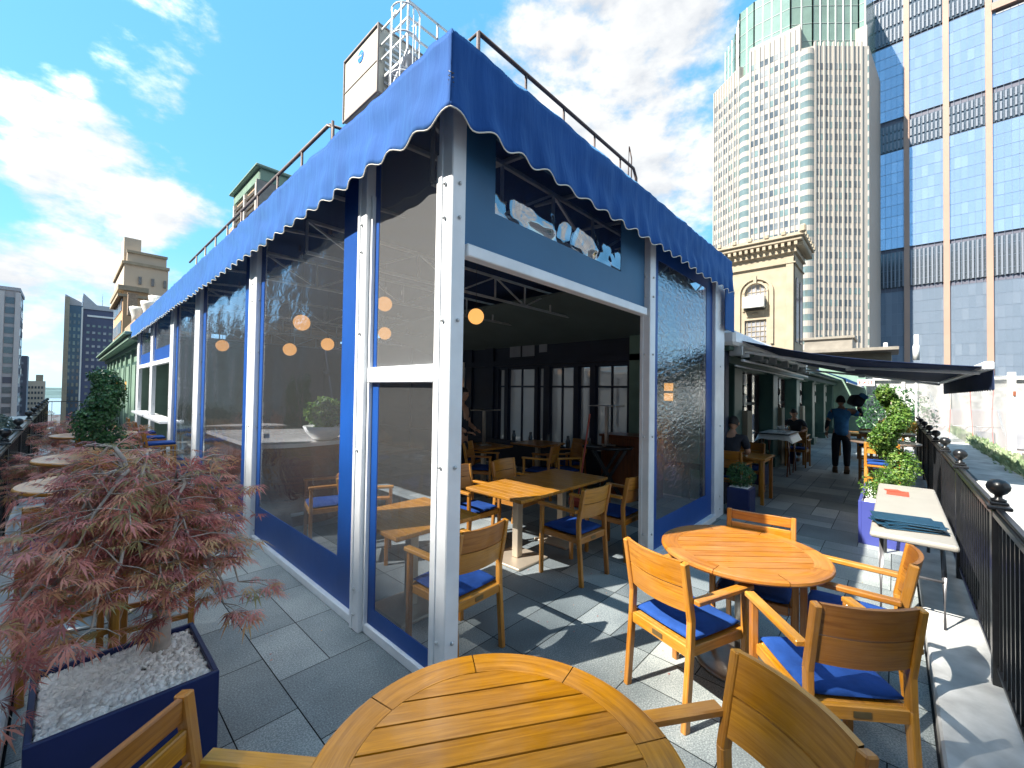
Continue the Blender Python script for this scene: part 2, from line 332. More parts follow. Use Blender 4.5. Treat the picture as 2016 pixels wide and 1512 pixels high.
    def done(s,name,mats,parent=None,fix=True,smoothall=False):
        me=bpy.data.meshes.new(name)
        if fix: bmesh.ops.recalc_face_normals(s.bm,faces=s.bm.faces[:])
        if smoothall:
            for q in s.bm.faces: q.smooth=True
        s.bm.to_mesh(me); s.bm.free()
        for m in (mats if isinstance(mats,(list,tuple)) else [mats]): me.materials.append(m)
        o=bpy.data.objects.new(name,me); C.objects.link(o)
        if parent: o.parent=parent
        return o
def tag(o,label,cat,group=None,kind=None):
    if label: o['label']=label
    if cat: o['category']=cat
    if group: o['group']=group
    if kind: o['kind']=kind
    return o
def thing(name,label,cat,loc=(0,0,0),rz=0,group=None):
    o=bpy.data.objects.new(name,None); C.objects.link(o); o.empty_display_size=.1; o.location=loc; o.rotation_euler=(0,0,rz)
    return tag(o,label,cat,group)
def copy_tree(o,parent=None):
    c=o.copy(); C.objects.link(c); c.parent=parent
    for ch in list(o.children): copy_tree(ch,c)
    return c
used=set()
def place(proto,label,loc,rz,group=None):
    if proto.name in used: o=copy_tree(proto)
    else: used.add(proto.name); o=proto
    o.location=loc; o.rotation_euler=(0,0,rz); o['label']=label
    if group: o['group']=group
    return o
def struct(o): o['kind']='structure'; return o
def text_mesh(body,size,ext=.002):
    cu=bpy.data.curves.new('lettering','FONT'); cu.body=body; cu.size=size; cu.extrude=ext; cu.align_x='CENTER'; cu.align_y='CENTER'
    o=bpy.data.objects.new('tmp',cu); C.objects.link(o); dg=bpy.context.evaluated_depsgraph_get()
    me=bpy.data.meshes.new_from_object(o.evaluated_get(dg)); bpy.data.objects.remove(o); return me
# ------------------------------------------------------------ SETTING: ground far below, terrace, river, hills
b=B(); b.add([(-9000,-9000,-62),(9000,-9000,-62),(9000,9000,-62),(-9000,9000,-62)],[(0,1,2,3)]); struct(b.done('ground',asph))
b=B(); b.add([(-2500,1300,-61),(2500,1300,-61),(2500,2900,-61),(-2500,2900,-61)],[(0,1,2,3)]); struct(b.done('river',water))
b=B(); rn=random.Random(3); n=60
for row,(y,h) in enumerate(((2950,8),(3500,38),(4600,52))):
    for i in range(n):
        x0=-3000+i*100; x1=x0+100
        z0=-62+h*(.75+.5*noise.noise(Vector((x0*.002,row*5,0)))); z1=-62+h*(.75+.5*noise.noise(Vector((x1*.002,row*5,0))))
        b.add([(x0,y,-62),(x1,y,-62),(x1,y+200,z1),(x0,y+200,z0),(x1,y+900,z1),(x0,y+900,z0)],[(0,1,2,3),(3,2,4,5)])
struct(b.done('hills',hillm))
# terrace body and paving
X0,Y0,X1,Y1=-.75,-.75,34,24
b=B(); b.box(((X0+X1)/2,(Y0+Y1)/2,-30.02),(X1-X0,Y1-Y0,60)); struct(b.done('terrace_base',[grout]))
b=B(); rn=random.Random(11); gp=.003
def tile(x0,y0,x1,y1,z=.0):
    v=rn.random(); b.add([(x0+gp,y0+gp,z),(x1-gp,y0+gp,z),(x1-gp,y1-gp,z),(x0+gp,y1-gp,z)],[(0,1,2,3)],uvs=(v,0.))
nx=-2
x=.905-.6*2
while x<33:
    y=2.39-.59*5-(.295 if nx%3==0 else 0)
    while y<23.5:
        k=rn.random(); x1=x+.6;y1=y+.59; x0c=max(x,-.15); y0c=max(y,-.15)
        if x1>-.1 and y1>-.1:
            if k<.4: tile(x0c,y0c,x1,y1)
            elif k<.72 and y>-.1: tile(x0c,y,x1,y+.295); tile(x0c,y+.295,x1,y1)
            elif x>-.1: tile(x,y0c,x+.3,y1); tile(x+.3,y0c,x1,y1)
            else: tile(x0c,y0c,x1,y1)
        y+=.59
    x+=.6; nx+=1
struct(b.done('terrace_floor',paver))
b=B(); b.box((16.9,-.45,.03),(34.3,.58,.14),bev=.012); struct(b.done('kerb',conc))
b=B(); b.box((-.45,11.9,.03),(.58,24,.14),bev=.012); struct(b.done('kerb',conc))
rn=random.Random(77); b=B()
for i in range(260):
    x,y=rn.uniform(.9,6.5),rn.uniform(-.1,4.5); l=.004+.008*rn.random(); a=rn.random()*6; b.add([(x+l*math.cos(a+k*2.1),y+l*math.sin(a+k*2.1)*.6,.003+.001*k) for k in range(3)],[(0,1,2)],uvs=(rn.random(),0.))
o=b.done('fallen_leaf_scraps',maplel,fix=False); tag(o,'tiny dry leaf scraps scattered over the grey pavers','leaf scraps',kind='stuff')
# ------------------------------------------------------------ parapets beyond the fences
b=B(); b.box((12.6,-1.12,.3),(27,.56,.6),bev=.02); tag(b.done('parapet_wall',conc),'pale concrete parapet ledge running beyond the black fence on the right','wall')
b=B(); b.box((-1.05,10,.3),(.5,26,.6),bev=.02); tag(b.done('parapet_wall',conc),'pale concrete parapet ledge beyond the fence on the left side','wall')
# ------------------------------------------------------------ fences
def fence(name,label,p,q,posts,z0=.12,zt=1.08,sp=.105,ball=True):
    p=Vector(p);q=Vector(q);d=(q-p);ln=d.length;d.normalize()
    t=thing(name,label,'fence',(p.x,p.y,0)); pp=Vector((0,0,0)); qq=d*ln
    for nm,z,a,h in(('top_rail',zt,.055,.035),('handrail_cap',zt+.027,.03,.016),('bottom_rail',z0+.08,.03,.03)):
        B().bar(pp+Vector((0,0,z)),qq+Vector((0,0,z)),a,h,.004).done(nm,black,t)
    b=B(); k=int(ln/sp)
    for i in range(k):
        c=pp+d*(sp*(i+.5)); b.box((c.x,c.y,(z0+.07+zt)/2),(.018,.018,zt-z0-.07))
    b.done('pickets',black,t)
    for s in posts:
        c=pp+d*s; b=B(); b.box((c.x,c.y,(z0+zt+.03)/2-.03),(.06,.06,zt+.06-z0),bev=.004); b.box((c.x,c.y,zt+.035),(.10,.10,.022),bev=.005); b.box((c.x,c.y,zt+.06),(.075,.075,.018),bev=.005); po=b.done('post',black,t)
        if ball: B().lathe([(.03,0),(.034,.012),(.016,.022),(.016,.036),(.034,.05),(.047,.07),(.05,.088),(.044,.108),(.028,.124),(.006,.131)],(c.x,c.y,zt+.068),18).done('ball_finial',black,po)
    return t
fence('iron_fence','black iron picket fence with ball finials along the right edge of the terrace',(.3,-.44,0),(30,-.44,0),[1.35,3.39,5.3,6.85,8.35,9.9,11.5,13.1,14.7,16.4,18.1,20,22,24,26])
fence('iron_fence','black iron picket fence with ball finials along the left edge of the terrace',(-.42,.5,0),(-.42,23,0),[1.2,2.9,4.6,6.35,8.25,10.6,12.4,14.2,16,17.8,19.6,21.4])
t=thing('wire_railing','thin black end railing closing the far left end of the terrace','railing',(-.42,23,0))
b=B(); b.bar((0,0,1.12),(2.0,0,1.12),.03,.03); b.bar((0,0,.2),(2.0,0,.2),.02,.02); b.done('rail',black,t)
b=B()
for i in range(9): b.box((.1+i*.23,0,.66),(.014,.014,.95))
b.done('bars',black,t)
# ------------------------------------------------------------ PAVILION
XL,YF=1.49,1.86; YE=17.0; XE=6.55
pav=thing('dining_pavilion','white framed glazed dining pavilion under a deep blue scalloped valance','pavilion',(XL,YF,0))
def pv(bld,name,mat,parent=None,**k):
    o=bld.done(name,mat,parent or pav,**k)
    if not parent: o.location=(-XL,-YF,0)
    return o
ZT=3.5
def post(x0,x1,y0,y1,bolts=()):
    b=B(); b.box(((x0+x1)/2,(y0+y1)/2,ZT/2),(x1-x0,y1-y0,ZT),bev=.006)
    # pressed groove lip down the face
    b.box((x0-.004,y1-.02,ZT/2),(.008,.03,ZT-.02)); o=pv(b,'post',white)
    bb=B()
    for z in (.12,.3,1.3,2.15,2.75,2.95):
        bb.sphere((x0-.006,(y0+y1)/2,z),.012,8,4); bb.sphere(((x0+x1)/2,y0-.006,z),.012,8,4)
    o2=bb.done('bolt',galv,o)
post(1.48,1.585,1.86,1.985)
LP=[(2.81,2.93),(5.36,5.60),(8.3,8.6),(10.7,11.0),(13.6,13.9),(16.4,16.8)]
for y0,y1 in LP: post(1.455,1.54,y0,y1)
post(4.06,4.19,1.84,1.95); post(6.17,6.58,1.84,2.0)
# sill rails
for a,c,xx in((1.985,2.81,1.505),(2.93,5.36,1.485),(5.60,8.3,1.485),(8.6,10.7,1.485)):
    pv(B().box((xx+.03,(a+c)/2,.035),(.09,c-a,.07),bev=.006),'sill_rail',white)
pv(B().box((5.18,1.865,.04),(1.98,.09,.08),bev=.006),'sill_rail',white)
pv(B().box((1.515,2.40,1.845),(.07,.80,.11),bev=.006),'mid_rail',white)
# frame of the first narrow bay
b=B(); b.box((1.515,2.0,1.6),(.06,.03,3.1)); b.box((1.515,2.79,1.6),(.06,.02,3.1)); pv(b,'jamb',white)
# headers of openings
pv(B().box((2.82,1.9,2.585),(2.43,.08,.075),bev=.006),'header_rail',white)
for a,c in((11.0,13.6),(13.9,16.4)): pv(B().box((1.49,(a+c)/2,2.3),(.08,c-a,.1),bev=.006),'header_rail',white)
for a,c in((11.0,13.6),(13.9,16.4)): pv(B().box((1.49,(a+c)/2,1.0),(.34,c-a,.05),bev=.006),'service_shelf',white)
# vinyl panels: opaque blue border around a clear pane
def panel(axis,fixed,a,c,z0,z1,ma,mb,mz0,mz1,pane,border=bluevinyl,wav=.006):
    b=B(); th=.008
    def bx(u0,u1,w0,w1):
        if axis=='y': b.box((fixed,(u0+u1)/2,(w0+w1)/2),(th,u1-u0,w1-w0))
        else: b.box(((u0+u1)/2,fixed,(w0+w1)/2),(u1-u0,th,w1-w0))
    if ma>0: bx(a,a+ma,z0,z1)
    if mb>0: bx(c-mb,c,z0,z1)
    if mz0>0: bx(a+ma,c-mb,z0,z0+mz0)
    if mz1>0: bx(a+ma,c-mb,z1-mz1,z1)
    o=pv(b,'vinyl_panel',border)
    b=B(); n=24; m=36
    vs=[];fs=[]
    for i in range(n+1):
        for j in range(m+1):
            uu=a+ma+(c-mb-a-ma)*i/n; ww=z0+mz0+(z1-mz1-z0-mz0)*j/m
            e=min(i,n-i,j,m-j)/4; e=min(e,1)
            k=wav*e*noise.noise(Vector((uu*2.1,ww*1.3,fixed*7)))*2 if wav<.02 else wav*e*noise.noise(Vector((uu*6.5,ww*3.2,3)))*2.2*max(0,1.05-(ww-z0-mz0)/.30)
            vs.append((fixed+k,uu,ww) if axis=='y' else (uu,fixed+k,ww))
    for i in range(n):
        for j in range(m): q=i*(m+1)+j; fs.append((q,q+1,q+m+2,q+m+1))
    b.add(vs,fs,smooth=True); p=b.done('window_pane',pane,o,smoothall=True)
    return o
panel('y',1.515,2.03,2.79,1.9,3.45,.0,.06,0,0,vinylhazy)
panel('y',1.515,2.03,2.79,.07,1.79,.0,.1,.12,.0,sheet('clear_vinyl_lower',.14,(.8,.83,.88),.1,(5,5,2),1.1,4.,.01,(.42,.43,.44)))
panel('y',1.51,2.93,5.36,.07,3.45,.34,.12,.34,0,vinyl)
panel('y',1.51,5.60,8.3,.07,3.45,.36,.2,.34,0,vinyl)
panel('y',1.51,8.6,10.7,.07,3.45,.35,.2,.34,0,vinyl)
panel('y',1.50,11.0,13.6,2.35,3.45,.15,.15,.3,0,vinyl)
panel('y',1.50,13.9,16.4,2.35,3.45,.15,.15,.3,0,vinyl)
panel('x',1.89,4.19,6.17,.08,3.4,.16,.24,.30,.2,vinylside)
# front transom: dusty blue surround, buckled clear strip
slatevinyl=plain('slate_blue_vinyl',(.030,.115,.235),.5,0,.12,2,.2,4,.5,bd=.02)
panel('x',1.90,1.59,4.04,2.623,3.46,.27,.5,.27,.08,vinylfront,slatevinyl,.05)
# roof canvas, trusses
pv(B().box((4.2,9.6,3.585),(5.5,15.2,.02)),'roof_canvas',navyawn)
def truss(bld,p,q,h=.3,n=6):
    p=Vector(p);q=Vector(q); dz=Vector((0,0,h)); bld.bar(p,q,.03,.03); bld.bar(p+dz,q+dz,.03,.03)
    for i in range(n):
        a=p.lerp(q,i/n); c=p.lerp(q,(i+1)/n); bld.bar(a,a+dz,.022,.022); 
        if i%2: bld.bar(a,c+dz,.022,.022)
        else: bld.bar(a+dz,c,.022,.022)
truss(b:=B(),(1.62,2.25,3.12),(6.9,2.25,3.12),.4,8); pv(b,'truss',galv)
for y in (4.3,5.7,8.6,11,14): truss(b:=B(),(1.6,y,3.1),(6.9,y,3.1),.32,8); pv(b,'truss',galv)
b=B()
for i in range(5): b.bar((1.5+.8*i,1.8,3.5),(1.5+.8*i,2.6,3.58),.03,.03)
for i in range(12): b.bar((1.42,2.6+i*1.2,3.5),(2.4,2.6+i*1.2,3.58),.03,.03)
pv(b,'rafter',galv)
# valance: wrinkled canvas band with scalloped lower edge
OV=.15; VX,VY=XL-OV,YF-OV; ZT2,ZB=3.655,3.20
def val(u,side,w):   # surface point; u metres from the corner, w 0 top..1 scallop edge
    nz_=noise.noise(Vector((u*1.1,side*7,0))); sc_=.015*(1+.5*nz_)*math.sin(u*2*PI/.25+.6+1.3*noise.noise(Vector((u*.7,3,side))))+.008*nz_ ; zb=ZB-.02+sc_+.02*math.exp(-(u/.12)**2)
    z=ZT2+(zb-ZT2)*w
    e=min(u/.15,1)
    fold=.006*noise.noise(Vector((u*9,w*1.2,side*9)))+.010*noise.noise(Vector((u*3.5+w*2.0,w*2.5,side*5)))
    lip=.012*math.sin(u*2*PI/.25+.6)*max(0,w-.5)*2
    flare=(0 if w<.45 else .03*(w-.45)/.55)
    kd=e*(fold*1.6+lip)+flare
    kd+=.004*math.exp(-((w-.45)/.03)**2)
    return kd,z
awn=None; ul,ur=17.5-VY,6.47-VX
def vband(side,ln):
    b=B(); n=int(ln/.02) if ln<6 else int(ln/.03); m=14; vs=[];fs=[]
    for i in range(n+1):
        uu=ln*i/n
        for j in range(m+1):
            k,z=val(uu,side,j/m)
            c_=(0 if j/m<.45 else .03*(j/m-.45)/.55)*max(0,1-uu/.4)
            vs.append((VX-k,VY+uu-c_,z) if side else (VX+uu-c_,VY-k,z))
    for i in range(n):
        for j in range(m): q=i*(m+1)+j; fs.append((q,q+1,q+m+2,q+m+1))
    b.add(vs,fs,smooth=True); o=pv(b,'awning_valance',awnblue,fix=False,smoothall=True)
    md=o.modifiers.new('s','SOLIDIFY'); md.thickness=.003
    pts=[vs[i*(m+1)+m] for i in range(n+1)]
    B().tube([(p[0],p[1],p[2]) for p in pts],.004,6).done('scallop_piping',whitetrim,o)
    return o
vo=vband(1,ul); vband(0,ur)
b=B(); b.tube([(VX-.012+(.018 if i%2 else -.004),VY-.012+(-.004 if i%2 else .018),3.42-i*.012) for i in range(17)],.0025,5); b.done('corner_lacing',black,vo)
b=B(); b.box((VX+ur/2,VY+.04,ZT2-.03),(ur,.05,.02)); b.box((VX+.04,VY+ul/2+.06,ZT2-.03),(.05,ul-.1,.02)); b.box((VX+.91,VY+ul/2,ZT2-.03),(1.76,ul-.1,.012)); b.box((VX+ur/2,VY+.91,ZT2-.0315),(ur-.06,1.76,.0125)); pv(b,'canopy_top',navyawn)
pv(B().box((6.61,1.78,3.0),(.44,.01,.62)),'awning_return',awnblue)
# ------------------------------------------------------------ roof top plant
t=thing('roof_railing','brown pipe railing along the left edge of the pavilion roof','railing',(2,4.7,3.5))
b=B(); b.tube([(0,-.0,0),(0,0,1.22),(0,.12,1.3),(0,8,1.3)],.022,8); b.tube([(0,.1,.75),(0,8,.75)],.016,6); b.tube([(.5,-.02,1.3),(0,.1,1.3)],.018,6)
for i in range(9): b.tube([(0,.9*i,0),(0,.9*i,1.3)],.016,6)
b.done('rail',brownrail,t)
t=thing('roof_railing','brown pipe railing on the front edge of the pavilion roof above the blue valance','railing',(2.32,2.6,3.5))
b=B(); b.tube([(0,.5,1.3),(0,0,1.3),(2.85,0,1.3),(2.93,0,1.2),(2.93,0,0)],.020,8); b.tube([(0,0,0),(0,0,1.3)],.018,6)
for i in (1,2,3,4): b.tube([(.62*i,0,0),(.62*i,0,1.3)],.014,6)
b.done('rail',brownrail,t)
t=thing('ladder_hoop','thin curved roof ladder hoop at the right end of the front roof railing','ladder',(5.3,2.9,3.5))
b=B(); b.tube([(-.35+.09*i,.1,1.25-.12*math.sin(i/9*PI)+.02*i) for i in range(10)],.012,6); b.tube([(.46,.1,1.42),(.5,.1,1.7),(.52,.1,2.05),(.60,.1,1.9),(.6,.1,0)],.010,6); b.tube([(.5,.1,0),(.5,.1,1.7)],.010,6); b.tube([(.2,.1,0),(.2,.1,1.3)],.010,6); b.done('hoop',brownrail,t)
t=thing('cooling_unit','large white rooftop cooling unit with round blue badge on its side','cooling unit',(4,7.4,7.55))
b=B(); b.box((.75,.72,.68),(1.5,1.44,1.34),bev=.01); b.done('casing',plain('off_white_sheet_metal',(.45,.43,.37),.5,0,.03,2),t)
b=B()
for z in (.02,1.36): b.bar((-.01,0,z),(-.01,1.45,z),.04,.03)
for y in (0,1.45): b.bar((-.01,y,0),(-.01,y,1.38),.03,.03)
b.bar((-.006,.0,.66),(-.006,1.45,.66),.012,.02); b.bar((0,0,1.36),(1.5,0,1.36),.03,.03); b.bar((0,0,.02),(1.5,0,.02),.03,.03); b.done('edge_trim',plain('dark_trim',(.22,.19,.18),.6),t)
b=B(); b.prism([(.72+.12*math.cos(k*PI/16),1.1+.12*math.sin(k*PI/16)) for k in range(32)],-.012,.0,ax='x'); bd=b.done('badge',plain('badge_blue',(.0,.18,.75),.4),t)
me=text_mesh('BAC',.09); me.materials.append(ceramic); o=bpy.data.objects.new('badge_lettering',me); C.objects.link(o); o.parent=bd; o.rotation_euler=(PI/2,0,-PI/2); o.location=(-.016,.72,1.1)
b=B()
for x in (.1,1.4):
    for y in (.1,1.3): b.bar((x,y,-4.05),(x,y,0),.08,.08)
for z in (-.08,-1.0): b.bar((.1,.1,z),(.1,1.3,z),.06,.06); b.bar((.1,.1,z),(1.4,.1,z),.06,.06)
b.bar((.1,.1,-1.),(1.4,.1,-.1),.05,.05); b.done('support_frame',galv,t)
b=B(); b.box((.75,-.5,.35),(1.3,.9,.05))
for i in range(8): b.box((.75,-.06-.0*i,.1+i*.13),(1.3,.02,.05))
for x in (.05,.7,1.4): b.bar((x,-.95,.35),(x,-.95,1.25),.03,.03); b.bar((x,-.95,.35),(x,-.05,-.45),.035,.035)
for z in (.65,.95,1.25): b.bar((.05,-.95,z),(1.4,-.95,z),.03,.03); b.bar((.05,-.95,z),(.05,0,z),.03,.03)
b.done('service_platform',galv,t)
t=thing('caged_ladder','white caged access ladder beside the rooftop cooling unit','ladder',(4.0,6.45,3.5))
b=B()
for x in (-.17,.17): b.tube([(x,.2,0),(x,.2,4.9),(x*.8,.1,5.05)],.02,8)
for i in range(17): b.tube([(-.17,.2,.3+i*.28),(.17,.2,.3+i*.28)],.010,6)
b.done('ladder',white,t)
b=B()
for z in (2.4,3.1,3.8,4.5,5.0): b.tube([(.25*math.cos(a),.25*math.sin(a),z) for a in [R(150+240*k/14) for k in range(15)]],.015,6)
for k in range(5): a=R(170+200*k/4); b.tube([(.25*math.cos(a),.25*math.sin(a),2.4),(.25*math.cos(a),.25*math.sin(a),5.0)],.012,6)
b.done('cage',white,t)
t=thing('louvred_bulkhead','brick and louvre roof bulkhead with green cornice behind the valance','bulkhead',(3.5,12.8,3.5))
b=B(); b.box((1.7,1.2,2.0),(3.4,2.4,4.0)); b.box((1.7,2.75,1.6),(3.38,.9,3.6)); b.done('wall',brick,t)
b=B(); b.box((1.7,1.2,4.1),(3.5,2.55,.35),bev=.03); b.box((1.7,1.2,4.3),(3.7,2.75,.08),bev=.02); b.done('cornice',greenl,t)
b=B()
for i in range(22): b.box((-.03,1.2,.5+i*.155),(.05,2.1,.06),Matrix.Rotation(R(35),3,'Y'))
for y in (.1,1.2,2.3): b.box((-.04,y,2.1),(.08,.12,3.6))
b.done('louvres',louv,t)
b=B(); b.box((.15,-.03,2.05),(.5,.06,3.8)); b.box((1.9,-.03,2.0),(2.4,.04,3.4)); b.done('front_panel',plain('weathered_panel',(.25,.24,.22),.8),t)
# ------------------------------------------------------------ MAIN BUILDING (inside wall, corridor facade)
mb=thing('restaurant_building','dark green and navy restaurant building with tall windows along the terrace','building',(7.2,2.4,0))
def pm(bld,name,mat,parent=None,**k):
    o=bld.done(name,mat,parent or mb,**k)
    if not parent: o.location=(-7.2,-2.4,0)
    return o
# inner wall at X=7.2 with real window openings (z .5-2.3), Y from 2.4 to 17.5
wins=[(3.70,4.40,2),(4.52,4.80,1),(4.92,5.55,2),(5.72,5.88,1),(5.98,6.80,2),(6.92,7.12,1)]
edges=[2.0]+sum([[a,c] for a,c,_ in wins],[])+[17.6]
b=B()
for i in range(0,len(edges),2): b.box((7.3,(edges[i]+edges[i+1])/2,1.4),(.2,edges[i+1]-edges[i],1.8))
b.box((7.3,9.8,.25),(.2,15.6,.5)); b.box((7.3,9.8,2.9),(.2,15.6,1.2)); 
for y in (7.4,8.2,9.6,11): b.box((7.17,y,1.6),(.06,.3,3.2))
b.box((7.16,9.8,2.42),(.08,15.6,.12)); b.box((7.16,9.8,.55),(.08,15.6,.1)); pm(b,'inner_wall',navywall)
for a,c,k in wins:
    b=B(); 
    for y in (a+.01,c-.01)+(((a+c)/2,) if k==2 else ()): b.box((7.26,y,1.4),(.05,.03,1.8))
    for z in (.52,1.87,2.29): b.box((7.26,(a+c)/2,z),(.055,c-a,.04))
    fr=pm(b,'window',navywall); B().box((7.28,(a+c)/2,1.4),(.012,c-a,1.8)).done('pane',sheet('window_glass_%d'%len(MATS),.45,(.55,.57,.6),.05,(1,1,1),1.5,2.,.01,(.6,.58,.56)),fr)  # pale diffuse share in the pane stands in for reflected outdoor brightness
# arched transom glazing high on the inner wall
b=B(); b.box((7.18,6.35,2.72),(.02,.75,.34)); tr=pm(b,'transom_window',warmwin)
b=B(); b.box((7.16,6.35,2.72),(.02,.03,.34)); b.box((7.16,6.35,2.54),(.03,.8,.03)); b.box((7.16,6.35,2.9),(.03,.8,.03)); b.done('bars',navywall,tr)
b=B(); b.box((7.18,5.72,2.74),(.02,.22,.22)); pm(b,'transom_window',warmwin)
# soffit
b=B(); b.add([(5.3,2.02,3.3),(7.2,2.02,2.8),(7.2,10,2.8),(5.3,10,3.3),(5.3,2.02,3.34),(7.2,2.02,2.84),(7.2,10,2.84),(5.3,10,3.34)],[(0,1,2,3),(4,7,6,5),(0,4,5,1),(1,5,6,2),(2,6,7,3),(3,7,4,0)]); pm(b,'soffit',soffit)
# far end of the pavilion room
b=B(); b.box((4.4,17.3,1.7),(5.6,.2,3.4)); pm(b,'end_wall',navywall)
# inside room behind the windows: pale far wall so the panes are not voids
pale=plain('pale_inner_room',(.62,.58,.52),.9)
b=B(); b.box((16.8,8.4,1.25),(19.4,.2,2.5)); b.box((26.3,5.4,1.25),(.2,6,2.5)); b.box((16.8,5.4,.01),(19.4,6,.02)); pm(b,'dining_room_wall',pale)
b=B()
for i in range(9): b.box((9+i*2.1,8.27,1.4),(.12,.06,1.9)); b.box((10+i*2.1,8.27,1.9),(.9,.05,.06))
for i in range(6): b.box((8.6+i*3.1,5.2,.4),(1.2,.7,.75))
pm(b,'dining_room_fitting',navywall)
b=B(); b.box((20.4,13.0,2.55),(26.2,9.2,.12)); b.box((20.4,2.9,2.55),(26.2,1.0,.12)); b.box((7.6,5.9,2.55),(.6,5,.12)); b.box((30,5.9,2.55),(7,5,.12))  # opening over the dining room added so sunlight brightens its windows
for i in range(7): b.box((9.8+i*2.6,5.9,2.56),(.10,5,.1))
pm(b,'roof',gravel)
# corridor facade Y=2.45 from X=7.2 to 26
FY=2.45
pil=[8.75,12.1,15.4,18.7,22.0,25.2]
b=B(); b.box((16.8,FY+.02,2.42),(19.4,.3,.3)); b.box((16.8,FY-.3,2.52),(19.4,.5,.12),bev=.02); b.box((16.8,FY-.2,2.36),(19.4,.34,.12)); pm(b,'fascia',greenp)
b=B(); b.box((16.8,FY+.12,.25),(19.4,.14,.5)); pm(b,'plinth_wall',greenp)
for i,x in enumerate(pil):
    b=B(); b.box((x,FY-.08,1.25),(.55,.36,2.5),bev=.015); b.box((x,FY-.1,.12),(.62,.42,.24),bev=.01); b.box((x,FY-.1,2.3),(.62,.42,.1),bev=.01); pm(b,'pillar',greenp if i!=1 else greenp)
facglass=sheet('facade_glass',.08,(.75,.78,.8),.05,(1,1,1),1.6,2.,.01,(.5,.5,.5))
for i in range(len(pil)):
    xa=(7.3 if i==0 else pil[i-1]+.275); xb=pil[i]-.275
    b=B(); k=4
    for j in range(k+1): b.box((xa+(xb-xa)*j/k,FY+.1,1.4),(.07,.1,2.0))
    for z in (.52,1.55,2.28): b.box(((xa+xb)/2,FY+.1,z),(xb-xa,.09,.06))
    fr=pm(b,'window',plain('dark_bronze_frame_%d'%i,(.03,.02,.02),.4))
    B().box(((xa+xb)/2,FY+.12,1.4),(xb-xa,.012,1.8)).done('pane',facglass,fr)
b=B(); b.box((26.5,FY-.55,1.6),(1.4,1.8,3.2)); pm(b,'end_wall',greenl)
# small fixed blue awnings far along the facade
for k,(xa,xb) in enumerate(((16.5,23.5),(23.7,26.5))):
    t=thing('window_awning',['longer fixed blue awning over the far end of the corridor','shorter blue awning beside the sage green end wall'][k],'awning',(xa,FY-.6,0),0,'fixed blue awnings along the corridor facade')
    b=B(); ln=xb-xa; b.add([(0,0,2.62),(ln,0,2.62),(ln,-.75,2.32),(0,-.75,2.32),(0,-.75,2.2),(ln,-.75,2.2)],[(0,1,2,3),(3,2,5,4)]); o=b.done('canvas',awnblue,t); md=o.modifiers.new('s','SOLIDIFY'); md.thickness=.01
    B().tube([(ln*i/60,-.76,2.195+.012*(i%2)) for i in range(61)],.012,5).done('piping',whitetrim,t)
# retractable awning
t=thing('retractable_awning','wide navy retractable awning reaching over the corridor on folding arms','awning',(7.3,1.9,2.66))
b=B(); n=30;m=16;vs=[];fs=[]
for i in range(n+1):
    for j in range(m+1):
        v=j/m; x=.05+6.6*i/n; y=-2.68*v; z=-.02-.52*v-.14*math.sin(PI*v)*(.6+.4*math.sin(PI*i/n))+.008*noise.noise(Vector((x*3,v*2,0)))
        vs.append((x,y,z))
for i in range(n):
    for j in range(m): q=i*(m+1)+j; fs.append((q,q+1,q+m+2,q+m+1))
b.add(vs,fs); o=b.done('fabric',navyawn,t,smoothall=True); md=o.modifiers.new('s','SOLIDIFY'); md.thickness=.006
b=B(); b.bar((-.05,-2.7,-.53),(6.75,-2.7,-.53),.09,.10,.015); b.done('front_bar',white,t)
b=B(); b.bar((-.35,.02,-.02),(6.8,.02,-.02),.26,.22,.04); b.done('cassette',white,t)
b=B(); n=70; vs=[];fs=[]
for i in range(n+1):
    x=-.03+6.7*i/n; vs+=[(x,-2.74,-.56),(x,-2.745,-.80-.02*abs(math.sin(i*1.57)))]
for i in range(n): fs.append((2*i,2*i+1,2*i+3,2*i+2))
b.add(vs,fs); o=b.done('front_valance',navyawn,t); md=o.modifiers.new('s','SOLIDIFY'); md.thickness=.006
for (sx,ex,fx) in((.25,1.7,.25),(6.4,5.0,6.4)):
    b=B(); b.bar((sx,-.08,-.2),(ex,-1.35,-.42),.06,.045,.008); ar=b.done('folding_arm',white,t)
    b=B(); b.bar((ex,-1.35,-.42),(fx,-2.65,-.60),.06,.045,.008); b.box((ex,-1.35,-.42),(.12,.12,.1),bev=.01); b.done('forearm',white,ar)
b=B()
for x in (.1,1.4,2.6,3.9,5.2,6.5): b.box((x,-.02,-.2),(.14,.2,.16),bev=.01); b.box((x+.05,-.13,-.28),(.05,.12,.05))
b.done('bracket',galv,t)
b=B(); b.tube([(0,-.12,-.36),(2.4,-.14,-.35),(6.7,-.12,-.38)],.022,8); b.tube([(0,-.02,-.44),(6.7,-.02,-.44)],.015,6); b.done('conduit',galv,t)
